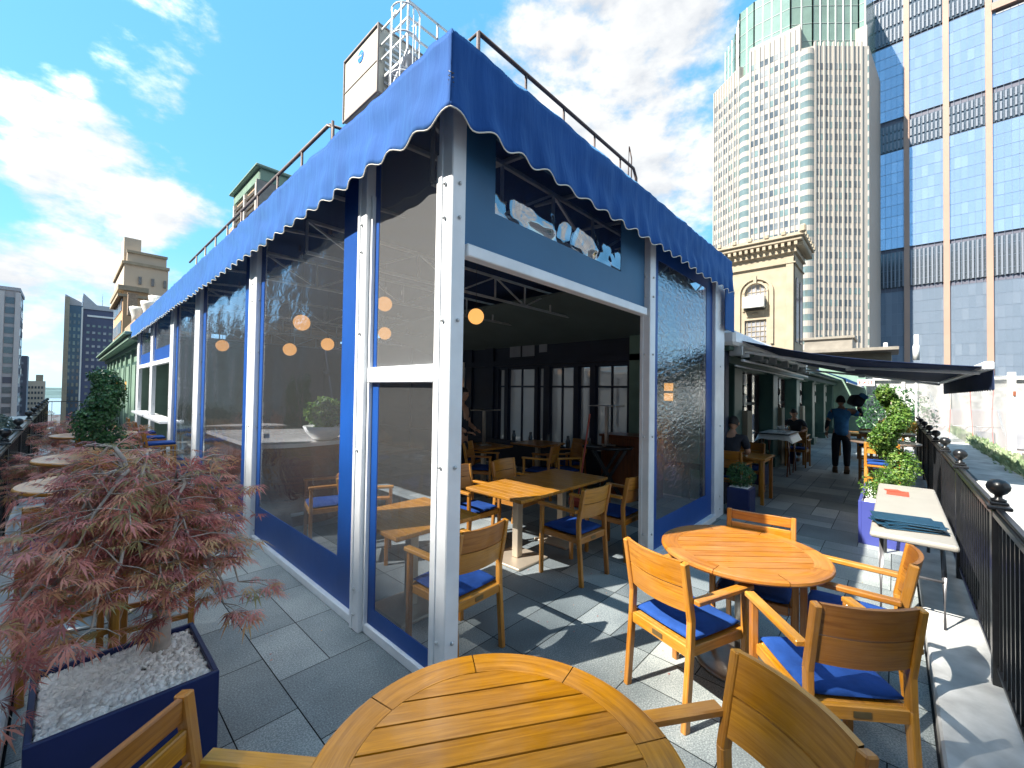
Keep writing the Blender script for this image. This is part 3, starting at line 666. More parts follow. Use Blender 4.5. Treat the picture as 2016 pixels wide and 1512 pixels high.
# cream menu boards / light boxes and lanterns on the facade
lan=thing('wall_lantern','x','lantern')
b=B()
for z in (-.33,-.08,.08,.33): b.box((0,0,z),(.17,.14,.025))
b.box((0,.05,0),(.10,.05,.7)); b.done('bracket',black,lan)
for z in (-.2,.2):
    b=B(); b.box((0,-.0,z),(.15,.12,.22)); b.done('shade',lantoff,lan)
for i,x in enumerate(pil[:5]):
    place(lan,['%s unlit two-part wall lantern along the corridor facade'%w for w in ('nearest','second nearest','third','fourth','farthest')][i],(x+.48,FY-.2,1.85),0,'unlit wall lanterns along the corridor')
for i,x in enumerate(pil[:3]):
    b=B(); b.box((0,0,.72),(.34,.1,1.44),bev=.01); o=b.done('upright_panel',cream); o.location=(x+.46,FY-.3,0); tag(o,['%s cream upright panel standing below a corridor lantern'%w for w in ('nearest','middle','farthest')][i],'panel','cream panels below the lanterns')
lit=thing('wall_sconce','x','sconce')
b=B()
for z in (-.17,0,.17): b.box((0,0,z),(.12,.16,.018))
b.done('bracket',black,lit)
for z in (-.085,.085): b=B(); b.box((0,0,z),(.1,.13,.13)); b.done('shade',lantern,lit)
place(lit,'glowing amber two-part sconce behind the crinkled vinyl panel of the front wall',(7.1,2.87,1.78),0,'lit amber wall sconces')
place(lit,'glowing amber two-part sconce beside the white corner post inside the pavilion',(7.08,8.45,1.85),0,'lit amber wall sconces')
for i,y in enumerate((20.9,24.6,27.6,30.8)):
    place(lit,'%s lit sconce on the sage green annex wall'%('nearest','second','third','farthest')[i],(1.55,y,1.75),0,'lit amber wall sconces')
t=thing('security_camera','round white security camera on the inner wall above the amber sconce','camera',(7.05,2.87,2.3))
b=B(); b.lathe([(.01,-.09),(.07,-.05),(.08,0),(.07,.05),(.01,.07)],n=16); b.done('dome',ceramic,t); b=B(); b.bar((0,0,0),(.12,-.05,.02),.05,.05); b.done('arm',ceramic,t)
for (x,y,nm) in ((7.09,2.3,'mint_green_inner_wall'),):
    b=B(); b.box((7.15,3.0,1.6),(.06,1.25,3.2)); o=pm(b,'painted_panel',greenl)
t=thing('exit_sign','red and white EXIT sign at the far end of the corridor','sign',(14.5,.56,2.13))
b=B(); b.box((0,0,0),(.04,.34,.18),bev=.005); b.done('housing',ceramic,t)
me=text_mesh('EXIT',.15); me.materials.append(exitm); o=bpy.data.objects.new('lettering',me); C.objects.link(o); o.parent=t; o.rotation_euler=(PI/2,0,-PI/2); o.location=(-.023,0,0)
b=B(); b.tube([(0,0,.08),(0,0,.6)],.01,6); b.done('hanger',black,t)
# annex at the far left end
t=thing('green_annex','sage green annex wall with cornice at the far end of the terrace','building',(1.6,17.1,0))
b=B(); b.box((1.5,8,1.55),(3,16,3.1)); b.done('wall',greenl,t)
b=B(); b.box((1.35,8,3.2),(3.4,16.3,.14),bev=.02); b.box((1.4,8,3.34),(3.7,16.5,.1),bev=.02); b.box((1.45,8,3.05),(3.1,16.1,.14)); b.done('cornice',greenl,t)
b=B(); 
for i in range(8): b.box((-.03,.5+i*2,1.5),(.08,.22,3.0),bev=.01)
b.done('pilaster',greenl,t)
for i in range(7):
    b=B(); b.box((-.02,1.5+i*2,1.6),(.06,1.2,1.9)); fr=b.done('window',greenp,t)
    b=B(); b.box((-.06,1.5+i*2,1.6),(.02,1.0,1.7)); b.done('pane',greenl,fr)
b=B(); b.box((-.02,8,.5),(.05,16,1.0)); b.done('wainscot',greenp,t)
b=B(); b.tube([(-.08,.15,0),(-.08,.15,2.9)],.03,8); b.done('downpipe',greenl,t)
t=thing('brick_chimney','short brick chimney above the green annex roof','chimney',(2.5,30.5,3.4)); b=B(); b.box((0,0,.5),(.9,.9,1.0)); b.done('stack',brick,t); b=B(); b.box((0,0,1.05),(1.05,1.05,.1)); b.done('cap',cream,t)
vent=thing('roof_vent','x','vent')
b=B(); b.lathe([(.36,-.6),(.38,.0),(.48,.35),(.5,.55),(.46,.56),(.36,.4)],n=20); b.done('cowl',ceramic,vent)
for i,p in enumerate(((3.0,34,6.0),(3.45,33.5,6.35),(3.9,34.5,6.9))):
    place(vent,('lowest','middle','highest')[i]+' of three white round roof vents left of the blue valance',p,0,'white round roof vents')
b=B(); b.box((0,0,0),(3.5,6,2.2)); o=b.done('vent_plinth',brick); o.location=(4.3,34,4.4); tag(o,'brown roof housing that carries the white round vents','roof housing')
# ------------------------------------------------------------ CITY
def many(parent,name,meshes,spots,pick):
    """spots: list of (matrix); first 100 are parts, the rest one part of kind stuff"""
    for i,M in enumerate(spots[:100]):
        o=bpy.data.objects.new(name,meshes[pick(i)]); C.objects.link(o); o.parent=parent; o.matrix_local=M
    if len(spots)>100:
        bm=bmesh.new(); mats=[]
        for me in meshes:
            if me.materials[0] not in mats: mats.append(me.materials[0])
        for i,M in enumerate(spots[100:]):
            me=meshes[pick(i+100)]; mi=mats.index(me.materials[0])
            n0=len(bm.verts); vs=[bm.verts.new(M@v.co) for v in me.vertices]
            for p in me.polygons: fa=bm.faces.new([vs[k] for k in p.vertices]); fa.material_index=mi
        me=bpy.data.meshes.new(name); bm.to_mesh(me); bm.free()
        for m_ in mats: me.materials.append(m_)
        o=bpy.data.objects.new(name,me); C.objects.link(o); o.parent=parent; o['kind']='stuff'
def boxmesh(d,mat,c=(0,0,0)):
    b=B(); b.box(c,d); o=b.done('m',mat); me=o.data; bpy.data.objects.remove(o); return me
def facade_frame(p,q,z):  # matrix with x along wall, y outward
    p=Vector((p[0],p[1],0));q=Vector((q[0],q[1],0)); x=(q-p).normalized(); y=Vector((x.y,-x.x,0))
    return x,y
def spot(p,x,y,u,z): 
    c=Vector((p[0],p[1],0))+x*u; M=Matrix(((x.x,y.x,0,c.x),(x.y,y.y,0,c.y),(0,0,1,z),(0,0,0,1))); return M
# cream tower with green glass crown
OX,OY=165,20
def L2(p): return (p[0]-OX,p[1]-OY)
Rr,Br,Bl,Ar,Al,Cr,Cl=[L2(p) for p in((176.6,6.0),(175.19,7.75),(164.61,19.19),(163.2,22.84),(163.2,37.78),(164.36,41.33),(172.44,52.45))]
ct=thing('cream_tower','tall cream stone office tower with pale green glass crown and bowed corners','tower',(OX,OY,0))
def arc(p,q,k,out):
    pts=[]; p=Vector(p);q=Vector(q); d=(q-p); nrm=Vector((-d.y,d.x)).normalized()*out
    for i in range(k+1):
        s=i/k; pts.append(tuple(p.lerp(q,s)+nrm*(1-(2*s-1)**2)))
    return pts
bay1=arc(Bl,Ar,6,.9); bay2=arc(Al,Cr,6,.9)
if (Vector(bay1[3])-Vector((20,10))).length<(Vector(Bl).lerp(Vector(Ar),.5)-Vector((20,10))).length: bay1=arc(Bl,Ar,6,-.9); bay2=arc(Al,Cr,6,-.9)
back=[(Cl[0]+30,Cl[1]-4),(Rr[0]+40,Rr[1]-4)]
poly=[Rr,Br,Bl]+[Ar,Al]+[Cr,Cl]+back
b=B(); b.prism(poly,-62,117.2); b.done('shaft',creamf,ct)
b=B(); b.prism([Ar,Al,(Al[0]+10,Al[1]),(Ar[0]+10,Ar[1])],117.2,125.6); b.prism([Cr,Cl,(Cl[0]+6,Cl[1]-6),(Cr[0]+6,Cr[1]-4)],117.2,121.8); b.box((Rr[0]+3,Rr[1]+2.0,121),(5,3,8)); b.done('upper_stage',creamf,ct)
pc=[(Rr[0]+2,Rr[1]+1),(Br[0]+3.5,Br[1]+1),(Bl[0]+4,Bl[1]+1),(Ar[0]+1.5,Ar[1]+3),(Al[0]+1.3,Al[1]-1),(Al[0]+3,Al[1]+4),(Cl[0]+2,Cl[1]-7),(Cl[0]+9,Cl[1]-1.5),(Cl[0]+28,Cl[1]-6),(Rr[0]+34,Rr[1]-2)]
b=B(); b.prism(pc,117.3,143)
b.done('glass_crown',mintgl,ct)
b=B()
for i in range(len(pc)-3):
    p=Vector(pc[i]);q=Vector(pc[i+1]); k=max(1,int((q-p).length/2.4))
    for j in range(k+1): c=p.lerp(q,j/k); b.box((c.x,c.y,130.2),(.35,.35,25.4))
    for z in range(122,144,6): b.bar((p.x,p.y,z),(q.x,q.y,z),.2,.15)
b.done('crown_fin',plain('pale_fin',(.33,.38,.34),.5),ct)
for pts in (bay1,bay2,arc(Rr,Br,3,-.5) ):
    b=B(); b2=B()
    for z in range(-6,29):
        zz=z*3.9+3
        for i in range(len(pts)-1):
            p,q=pts[i],pts[i+1]; b.add([(p[0]-.25,p[1],zz),(q[0]-.25,q[1],zz),(q[0]-.25,q[1],zz+2.1),(p[0]-.25,p[1],zz+2.1)],[(0,1,2,3)],uvs=(random.random(),0.))
            b2.add([(p[0]-.27,p[1],zz+2.1),(q[0]-.27,q[1],zz+2.1),(q[0]-.27,q[1],zz+3.9),(p[0]-.27,p[1],zz+3.9)],[(0,1,2,3)])
    o=b.done('corner_bay',glassmint,ct); b2.done('spandrel',MATS['cream_tower_stone'],o)
wm=[boxmesh((1.15,.12,2.1),m) for m in (plain('tower_pane_dark',(.075,.09,.10),.12,0,.3,.3,spec=.8),plain('tower_pane_blind',(.15,.165,.17),.2,0,.25,.3,spec=.8),plain('tower_pane_mint',(.13,.185,.18),.14,0,.25,.3,spec=.8))]
rb=B(); spots=[]; vis=[]
for (p,q,npair,zmin,zmax) in((Bl,Br,5,-20,116),(Al,Ar,5,-20,122),(Cl,Cr,5,-20,119)):
    x,y=facade_frame(p,q,0); ln=(Vector(q)-Vector(p)).length
    cen=Vector((30,15,0)); mid=Vector((p[0],p[1],0))+x*ln/2
    if (mid+y*3-cen).length<(mid-cen).length: y=-y
    st=ln/npair
    z=zmin
    while z<zmax-4:
        for i in range(npair):
            for s in(-.19,.19): spots.append((z,spot(p,x,y,st*(i+.5+s),z+1.6)))
        z+=3.9
    for i in range(npair+1):
        c=Vector((p[0],p[1],0))+x*min(max(st*i,.2),ln-.2); M=Matrix((x,y,Vector((0,0,1)))).transposed(); rb.box((c.x,c.y,(zmin+zmax)/2-5),(.5,.7,zmax-zmin+15),M)
    for i in range(npair):
        c=Vector((p[0],p[1],0))+x*(st*(i+.5)); M=Matrix((x,y,Vector((0,0,1)))).transposed(); rb.box((c.x,c.y,(zmin+zmax)/2-5),(.22,.5,zmax-zmin+15),M)
rb.done('rib',creamf,ct)
random.seed(5); spots.sort(key=lambda s:abs(s[0]-55)); pk=[random.choice((0,0,1,1,2)) for _ in spots]
many(ct,'window',wm,[s[1] for s in spots],lambda i:pk[i])
# glass tower
gt=thing('glass_tower','blue glass curtain wall tower with tan vertical piers at the right','tower',(200,0,0))
b=B(); rn=random.Random(4); y=7.0
bands=[(41,53.6),(90.5,100),(130,147)]
b2=B(); b3=B()
ys=[7-1.55*i for i in range(45)]
zs=[-62+3.9*i for i in range(63)]
for yy in ys:
    for z in zs:
        if any(z0-2<z<z1-2 for z0,z1 in bands): continue
        if yy<-23.5 and z>125: continue
        a,c=rn.gauss(0,.002),rn.gauss(0,.002); h=3.9;wd=1.55
        b.add([(a,yy,z),(c,yy-wd,z),(c+a*.5,yy-wd,z+h),(a-c*.5,yy,z+h)],[(0,1,2,3)],uvs=(rn.random()**2,0.))
b.done('curtain_wall',curtain,gt,fix=False)
for yy in ys: b2.box((-.03,yy,34 if yy<-23.5 else 60),(.05,.07,186 if yy<-23.5 else 240))
for z in zs:
    if z<126: b2.box((-.03,-28,z),(.05,70,.09))
    else: b2.box((-.03,-8,z),(.05,31,.09))
b2.done('mullion',plain('dark_mullion',(.13,.17,.22),.5),gt)
b=B(); bl=B()
for z0,z1 in bands:
    b.box((.3,-28 if z0<120 else -8,(z0+z1)/2),(.5,70 if z0<120 else 31,z1-z0))
    y=7
    while y>(-63 if z0<120 else -23):
        k=1 if z0<60 else 3
        for j in range(k):
            h=(z1-z0)/k; bl.box((-.1,y,z0+h*(j+.5)),(.5,.42,h*(.98 if k==1 else .8)))
        y-=1.03
b.done('plant_level',glassdk,gt); bl.done('louvre_fin',plain('blue_grey_fin',(.17,.19,.225),.5),gt)
for y in (6.7,-3.2,-12.85,-22.4,-32,-41.6,-51): B().box((-.2,y,54 if y<-23 else 60),(.7,1.45,232 if y<-23 else 250)).done('pier',tanpier,gt)
B().box((0,-42,127.6),(2.5,38,2.2)).done('parapet',tanpier,gt)
B().box((20.4,-28,30),(40,70,184)).done('core',darkblk,gt)
B().box((20.5,-8,140),(39.8,30,70)).done('upper_core',darkblk,gt)
# stone belvedere tower
st=thing('stone_tower','ornate cream stone tower with arched window and bracketed cornice','tower',(38,5.7,0))
b=B(); b.box((.1,.25,6),(.3,.5,13.2)); 
AC,AW=2.62,.78   # arch centre (y offset), half width
b.box((.15,(AC-AW)/2+.0,5),(.3,AC-AW,16)); b.box((.15,(AC+AW+6)/2,5),(.3,6-AC-AW,16)); b.box((.15,AC,11.9),(.3,2*AW,2.2)); b.box((.15,AC,8.45),(.3,2*AW,1.1)); b.box((.15,AC,-2),(.3,2*AW,6))
# arch spandrels
for k in range(12):
    a0,a1=PI*k/12,PI*(k+1)/12
    p0=(AC+AW*math.cos(a0),10.1+AW*math.sin(a0)); p1=(AC+AW*math.cos(a1),10.1+AW*math.sin(a1))
    b.prism([p0,(p0[0],10.9),(p1[0],10.9),p1],0,.3,ax='x')
b.box((.15,.03,6),(.3,.06,13)); b.box((2.2,.12,5),(3.9,.24,16)); b.box((2.2,5.8,5),(3.9,.3,16)); b.box((4.2,3,5),(.3,6,16)); b.done('wall',cream,st)
b=B()
for k in range(24):
    a0,a1=PI*k/24,PI*(k+1)/24
    for r0,r1,px in ((AW,AW+.14,-.1),(AW+.3,AW+.5,-.14)):
        q=[(AC+rr*math.cos(a),10.1+rr*math.sin(a)) for rr,a in((r0,a0),(r1,a0),(r1,a1),(r0,a1))]; b.prism(q,px,0,ax='x')
for s in (-1,1):
    for r0,r1,px in ((AW,AW+.14,-.1),(AW+.3,AW+.5,-.14)): b.box((px/2,AC+s*(r0+r1)/2,8.0 if r0>1 else 9.4),(abs(px),r1-r0,4.2 if r0>1 else 1.5))
b.box((-.12,AC,11.15),(.24,.22,.6)); b.done('arch_moulding',cream,st)
b=B()
b.box((2,2.95,12.95),(4.5,6.3,.12)); b.box((2,2.95,13.75),(5.3,7.1,.28),bev=.04); b.box((2,2.95,13.98),(5.6,7.4,.18),bev=.04); b.box((2,2.95,12.1),(4.35,6.15,.1)); b.box((2,2.95,13.4),(4.4,6.2,.8)); b.done('cornice',cream,st)
b=B()
for i in range(16): b.box((-.42,-.2+i*.42,13.42),(.45,.2,.26)); b.box((-.2+i*.3,-.42,13.42),(.15,.45,.26))
b.done('bracket',cream,st)
b=B()
for i in range(7): b.box((-.75,-.6+i*1.15,14.25),(.2,.3,.34),bev=.05); b.box((-.6+i*.9,-.7,14.25),(.3,.2,.34),bev=.05)
b.box((-.75,-.68,14.35),(.4,.4,.6),bev=.1); b.box((2,2.95,14.12),(5.5,7.3,.1)); b.done('cresting',cream,st)
b=B(); b.box((.2,AC,9.9),(.04,2*AW,2.2)); w1=b.done('window',warmwin,st)
b=B()
for k in range(-2,3): b.box((.15,AC+k*.31,9.9),(.05,.04,1.9 if abs(k)<2 else 1.2))
for z in (9.3,9.8,10.2): b.box((.15,AC,z),(.05,2*AW,.04))
b.done('glazing_bars',cream,w1)
b=B(); b.box((.2,AC,6.5),(.04,2*AW,2.8)); w2=b.done('window',warmwin,st)
b=B()
for k in range(-2,3): b.box((.15,AC+k*.31,6.5),(.05,.04,2.8))
for k in range(7): b.box((.15,AC,5.3+k*.42),(.05,2*AW,.04))
b.done('glazing_bars',cream,w2)
b=B(); b.box((-.03,AC,8.4),(.08,1.3,.55),bev=.03); b.lathe([(.2,-.04),(.22,0)],(-.05,AC,8.4),16); b.done('panel_moulding',cream,st)
b=B(); b.box((-.05,.25,5.5),(.16,.5,14),bev=.03); b.done('quoin_pilaster',cream,st)
for xo in (1.2,3.0):
    b=B(); b.box((xo,-.02,8.3),(1.1,.1,4.6)); b.prism([(xo+.55*math.cos(PI*k/10),10.6+.55*math.sin(PI*k/10)) for k in range(11)],-.07,.03,ax='y'); sw=b.done('side_window',glassdk,st)
t=thing('window_air_conditioner','white air conditioner box mounted in the arched window of the stone tower','air conditioner',(37.75,8.35,9.27))
b=B(); b.box((0,0,0),(.9,1.5,.95),bev=.05); b.done('casing',ceramic,t); b=B(); b.box((0,0,-.55),(.6,1.4,.1)); b.done('bracket',black,t)
# low roof structure right of the stone tower
t=thing('low_roof_structure','low grey rooftop structure with shallow metal roof above the navy awning','roof structure',(57,4.5,0))
b=B(); b.box((3,-.5,3.2),(6,7.5,6.4)); b.done('wall',cream,t); b=B(); b.box((2,.9,8.2),(5,4.6,.25)); b.box((2,.9,7.2),(4.6,4.2,1.9)); b.box((0,-.5,6.5),(7,8.6,.3)); b.done('roof',plain('weathered_grey_metal',(.22,.20,.17),.7,0,.2,1),t)
for i,(y,z) in enumerate(((.74,6.9),(-1.69,7.6))):
    b=B(); b.lathe([(.28,-1.8),(.28,-.3),(.18,-.1),(.18,.9)],n=12); o=b.done('flue_pipe',ceramic); o.location=(61.5,y,z); tag(o,('left','right')[i]+' white flue pipe rising behind the navy awning','flue','white flue pipes behind the awning')
# pale block at corridor end
t=thing('white_roof_building','sunlit white rendered roof building beyond the end of the corridor','building',(27.2,-1.2,0))
b=B(); b.box((2,-.6,1.3),(4,6.2,2.6)); b.done('wall',conc,t)
b=B(); b.box((2,-.6,2.66),(4.3,6.5,.14)); b.box((-.02,.9,1.3),(.1,.12,2.6)); b.box((-.02,-.6,1.3),(.1,.12,2.6)); b.done('coping',ceramic,t)
# netting screen
t=thing('debris_netting','translucent white debris netting with red vertical straps beside the parapet','netting',(15.5,-.42,0))
b=B(); n=50;m=20;vs=[];fs=[]
for i in range(n+1):
    for j in range(m+1):
        s=i/n; vs.append((s*1.2+.07*math.sin(s*26+j*.1),-1.75*s+.03*math.sin(j*.6+i*.4),-.4+2.75*j/m))
for i in range(n):
    for j in range(m): q=i*(m+1)+j; fs.append((q,q+1,q+m+2,q+m+1))
b.add(vs,fs); b.done('net',netm,t,smoothall=True)
for k,s in enumerate((.36,.60,.83)):
    b=B(); b.tube([(s*1.2-.12+.03*math.sin(j*.9+k),-1.75*s+.02*math.sin(j*.7+k*2),-.3+2.4*j/9) for j in range(10)],.005,5); b.done('strap',redline,t)
b=B(); b.tube([(-.05,.05,1.05),(1.1,-1.6,1.0)],.012,6); b.tube([(-.05,.05,2.3),(1.2,-1.75,2.35)],.014,6); b.tube([(.0,0,-.4),(0,0,2.3)],.02,6); b.done('batten',ceramic,t)
b=B(); b.box((1.15,-1.80,1.0),(.1,.14,2.9)); b.done('corner_post',ceramic,t)
b=B(); b.box((1.10,-1.84,1.9),(.06,.05,.12)); b.done('clamp',rust,t)
# grey building block behind the netting
t=thing('low_grey_block','low grey rooftop block with small windows seen through the netting','building',(21,-1.2,0))
b=B(); b.box((1,-1.2,.3),(2,3.2,2.1)); b.done('wall',greyblk,t)
for i in range(3): b=B(); b.box((-.02,-.2-i*.8,.4),(.06,.45,.5)); b.done('window',warmwin,t)
# construction pallets / scaffold at right
t=thing('scaffold_stack','stack of yellow timber frames and ochre boards on the neighbouring roof','scaffold',(12.6,-2.05,0))
b=B(); b.box((.6,-.55,-.1),(1.4,1.1,.9)); b.done('board_stack',orangep,t)
b=B(); 
for i in range(9): b.bar((0,-.15-.12*i,.35),(0,-.15-.12*i,1.25),.03,.03); 
for z in (.4,.6,.8,1.0,1.2): b.bar((0,0,z),(0,-1.15,z),.03,.03); b.bar((0,-.0,z),(.5,-.3,z),.03,.03)
b.bar((0,0,1.0),(0,-.7,1.15),.03,.03); b.done('timber_frame',palewood,t)
b=B(); b.box((.3,-.6,1.32),(.7,1.0,.2)); b.done('top_bundle',palewood,t)
b=B(); b.tube([(-.1,-.1,-.6),(-.1,-.1,1.1)],.025,8); b.done('pole',rust,t)
b=B(); b.box((.6,-.55,.4),(1.3,1.1,.06)); b.box((-.1,.05,.55),(.5,.35,.3)); b.done('sheet',plastic,t)
# --- left skyline
def slab(name,label,cx,cy,wx,wy,zt,mat,z0=-62):
    t=thing(name,label,'building',(cx,cy,0)); b=B(); b.box((0,0,(zt+z0)/2),(wx,wy,zt-z0)); b.done('shaft',mat,t); return t
def winrows(t,face,x0,x1,z0,z1,nx,dz,ww,wh,mats,off,fy=None,seed=1):
    """windows on a wall that looks to -Y (face 'y') at y=off or to -X (face 'x') at x=off"""
    ms=[boxmesh((ww,.2,wh),m) if face=='y' else boxmesh((.2,ww,wh),m) for m in mats]
    sp=[]; z=z1
    while z>z0:
        for i in range(nx):
            a=x0+(x1-x0)*(i+.5)/nx; sp.append(Matrix.Translation((a,off,z) if face=='y' else (off,a,z)))
        z-=dz
    rr=random.Random(seed); pk=[rr.randrange(len(mats)) for _ in sp]; many(t,'window',ms,sp,lambda i:pk[i])
t=slab('office_tower','tall grey office tower with pale vertical piers at the far left edge',-26,245,27.5,22,35.8,greyblk)
b=B()
for i in range(8): b.box((-13+i*3.8,-11.2,-12),(1.3,.9,94))
b.done('pier',plain('pale_pier',(.55,.50,.48),.8),t); B().box((0,0,36.2),(28.2,22.8,1.2)).done('parapet',greyblk,t)
winrows(t,'y',-13,13.6,-20,32,7,3.6,2.1,2.3,(glassdk,glassdk,darkblk),-11.05)
winrows(t,'x',-10,10,-20,32,5,3.6,2.1,2.3,(glassdk,darkblk),13.85,seed=2)
t=slab('dark_office_block','narrow dark office block with white window bands beside the far left tower',-19.5,346,11,14,17,darkblk)
winrows(t,'y',-4.5,4.5,-20,13,4,3.2,1.6,1.2,(warmwin,ceramic,glassdk),-7.05,seed=3)
t=slab('beige_block','low beige office block with rooftop housing between the left towers',-13.2,398,9,11,4,beigeblk)
B().box((2,0,6),(3,4,4)).done('roof_housing',cream,t); winrows(t,'y',-4,4,-40,0,6,3.3,.8,1.5,(glassdk,),-5.55,seed=4)
t=thing('blue_tower','slate blue hotel tower with pale side slab and pointed roof screens','building',(7,276,0))
b=B(); b.box((4.5,4,-12.5),(14,20,99)); b.done('shaft',bluetower,t)
b=B(); b.box((-4.9,2,-11.8),(4.6,18,98.4)); b.done('glass_wing',plain('dark_teal_glass',(.03,.08,.14),.15,0,.2,.2),t)
b=B(); b.box((-7.3,0,-11),(1.5,20,103)); b.done('side_slab',cream,t)
b=B(); b.prism([(-8,37.5),(-2.8,37.5),(-2.8,39),(-8,42)],-7,12,ax='y'); b.prism([(-2.4,36.5),(10.8,36.5),(10.8,38.5),(2.0,38.7),(-2.4,43.5)],-6.6,12,ax='y'); b.done('roof_screen',plain('pale_roof_screen',(.42,.42,.44),.7),t)
b=B(); b.bar((-2.6,-6.8,37),(-2.6,-6.8,-60),.5,.5); b.bar((-1,-6.3,33.5),(11,-6.3,33.5),.4,.8); b.tube([(4,0,38),(4,0,45)],.12,5); b.done('edge_trim',ceramic,t)
winrows(t,'y',-1.5,11.2,-25,29,7,3.1,1.0,1.1,(warmwin,glassmint,glassmint),-6.1,seed=5)
winrows(t,'y',-7,-2.8,-25,33,3,3.1,.7,1.6,(glassdk,glassmint),-7.1,seed=6)
t=thing('beige_tower','stepped beige stone building with blank side wall rising above the blue valance','building',(2.3,97,0))
b=B(); b.box((6.9,9,-20),(5.8,20,86)); b.done('shaft',beigeblk,t)
b=B(); b.box((6.95,9,23.9),(5.2,19.6,2.0)); b.box((5.1,3,25.0),(2.2,5,5)); b.done('upper_stage',beigeblk,t)
b=B(); b.box((6.9,-1.05,22.8),(6.1,.5,.5)); b.box((6.95,-.95,24.8),(5.4,.5,.4)); b.box((3.95,9,22.8),(.5,20,.5)); b.done('string_course',cream,t)
b=B(); b.box((4.6,-5.2,-23),(2.8,16,78)); b.done('low_wing',plain('ochre_stone',(.46,.30,.17),.85,0,.12,.2),t)
b=B(); b.box((4.3,-5.2,16.3),(3.4,16.6,.7)); b.box((4.2,-5.2,15.2),(3.2,16.3,.4)); b.box((4.2,-5.2,5),(3.0,16.2,.4)); b.done('cornice',cream,t)
winrows(t,'x',-12.6,2.2,-10,14,8,3.4,.95,1.9,(glassdk,warmwin),3.17,seed=7)
winrows(t,'y',5.2,10.2,19.5,20,3,3.4,.4,1.3,(glassdk,),-1.1,seed=8)
b=B(); b.box((0,0,0),(1.0,.8,3.0)); b.box((0,0,1.55),(1.1,.9,.12)); o=b.done('brick_bulkhead',brick); o.location=(6.15,79,13.2); tag(o,'brown brick bulkhead standing in front of the stepped beige building','bulkhead')
# row across the street (seen in the panes and the glass tower; its roofline shades the near terrace)
rows=[(-70,28.8,112,(.07,.052,.045)),(28.8,72,69.3,(.32,.24,.17)),(72,120,66,(.24,.17,.13)),(120,215,24,(.25,.18,.14)),(215,420,36,(.30,.27,.24)),(250,480,230,(.30,.21,.16))]
nm=['tall brown brick block','tan stone block','reddish brown block','broad brown stone block','long low grey block','distant towering brown block']
for i,(ya,yb,h,c) in enumerate(rows):
    b=B(); b.box((0,0,(h-62)/2),(24,yb-ya-.4,h+62)); b.box((0,0,h+.5),(25,yb-ya-.3,1)); o=b.done('street_block',gridbld('street_block_wall_%d'%i,c,(.04,.045,.055),4.2,3.7,.42,.55)); o.location=(-72 if i<5 else -152,(ya+yb)/2,0)
    tag(o,nm[i]+' across the street, seen reflected in the vinyl panes','building')
# towers whose images stand in the glass curtain wall
# ------------------------------------------------------------ FURNITURE
ch=thing('armchair','x','chair')
LX=.42
b=B(); b.box((.22,0,.415),(.42,.40,.02),bev=.004)
for y in(-.2,.2): b.bar((0,y,.40),(LX,y*1.08,.40),.028,.055,.004)
b.bar((LX,-.2,.40),(LX,.2,.40),.03,.055,.004); b.bar((.0,-.2,.395),(.0,.2,.395),.028,.06,.004); b.done('seat_frame',teak,ch)
def leg(pts,a,bb,nm='leg',mat=teak):
    b=B()
    for p,q in zip(pts,pts[1:]): 
        p=Vector(p);q=Vector(q); d=(q-p).normalized()*.004; b.bar(p-d,q+d,a,bb,.005,up=(1,0,0))
    return b.done(nm,mat,ch)
BP=[(-.035,0),(.0,.42),(.005,.56),(-.05,.865)]
for s in(-1,1): leg([(x-.0,s*.205,z) for x,z in BP],.032,.042)
for s in(-1,1): leg([(LX,s*.235,0),(LX,s*.235,.655)],.036,.036)
for s in(-1,1):
    b=B(); b.bar((-.0,s*.232,.665),(LX+.03,s*.245,.668),.052,.028,.005); b.done('armrest',teak,ch)
def curved(z0,z1,x0,x1,hy=.19,bow=.035,th=.02,mat=teak):
    b=B(); n=14; ru=random.random()*9
    def pt(i,z,off):
        s=-1+2*i/n; t_=(z-.56)/.305; xb=.005-.055*t_-bow*(1-s*s)+off
        return (xb,s*hy,z)
    for side in (0,1):
        vs=[];fs=[];uvs=[]
        for i in range(n+1): vs+= [pt(i,z0,(-th/2,th/2)[side]),pt(i,z1,(-th/2,th/2)[side])]
        for i in range(n):
            fs.append((2*i,2*i+1,2*i+3,2*i+2)); U=[2*hy*i/n+ru,2*hy*(i+1)/n+ru]; uvs.append([(U[0],z0),(U[0],z1),(U[1],z1),(U[1],z0)])
        b.add(vs,fs,uvs,smooth=True)
    for zz in (z0,z1):
        vs=[];fs=[];uvs=[]
        for i in range(n+1): vs+=[pt(i,zz,-th/2),pt(i,zz,th/2)]
        for i in range(n): fs.append((2*i,2*i+1,2*i+3,2*i+2)); U=[2*hy*i/n+ru,2*hy*(i+1)/n+ru]; uvs.append([(U[0],0.),(U[0],th),(U[1],th),(U[1],0.)])
        b.add(vs,fs,uvs)
    return b
bk=curved(.60,.728,0,0).done('backrest_slat',teak,ch); bk2=curved(.735,.872,0,0).done('backrest_slat',teak,ch)
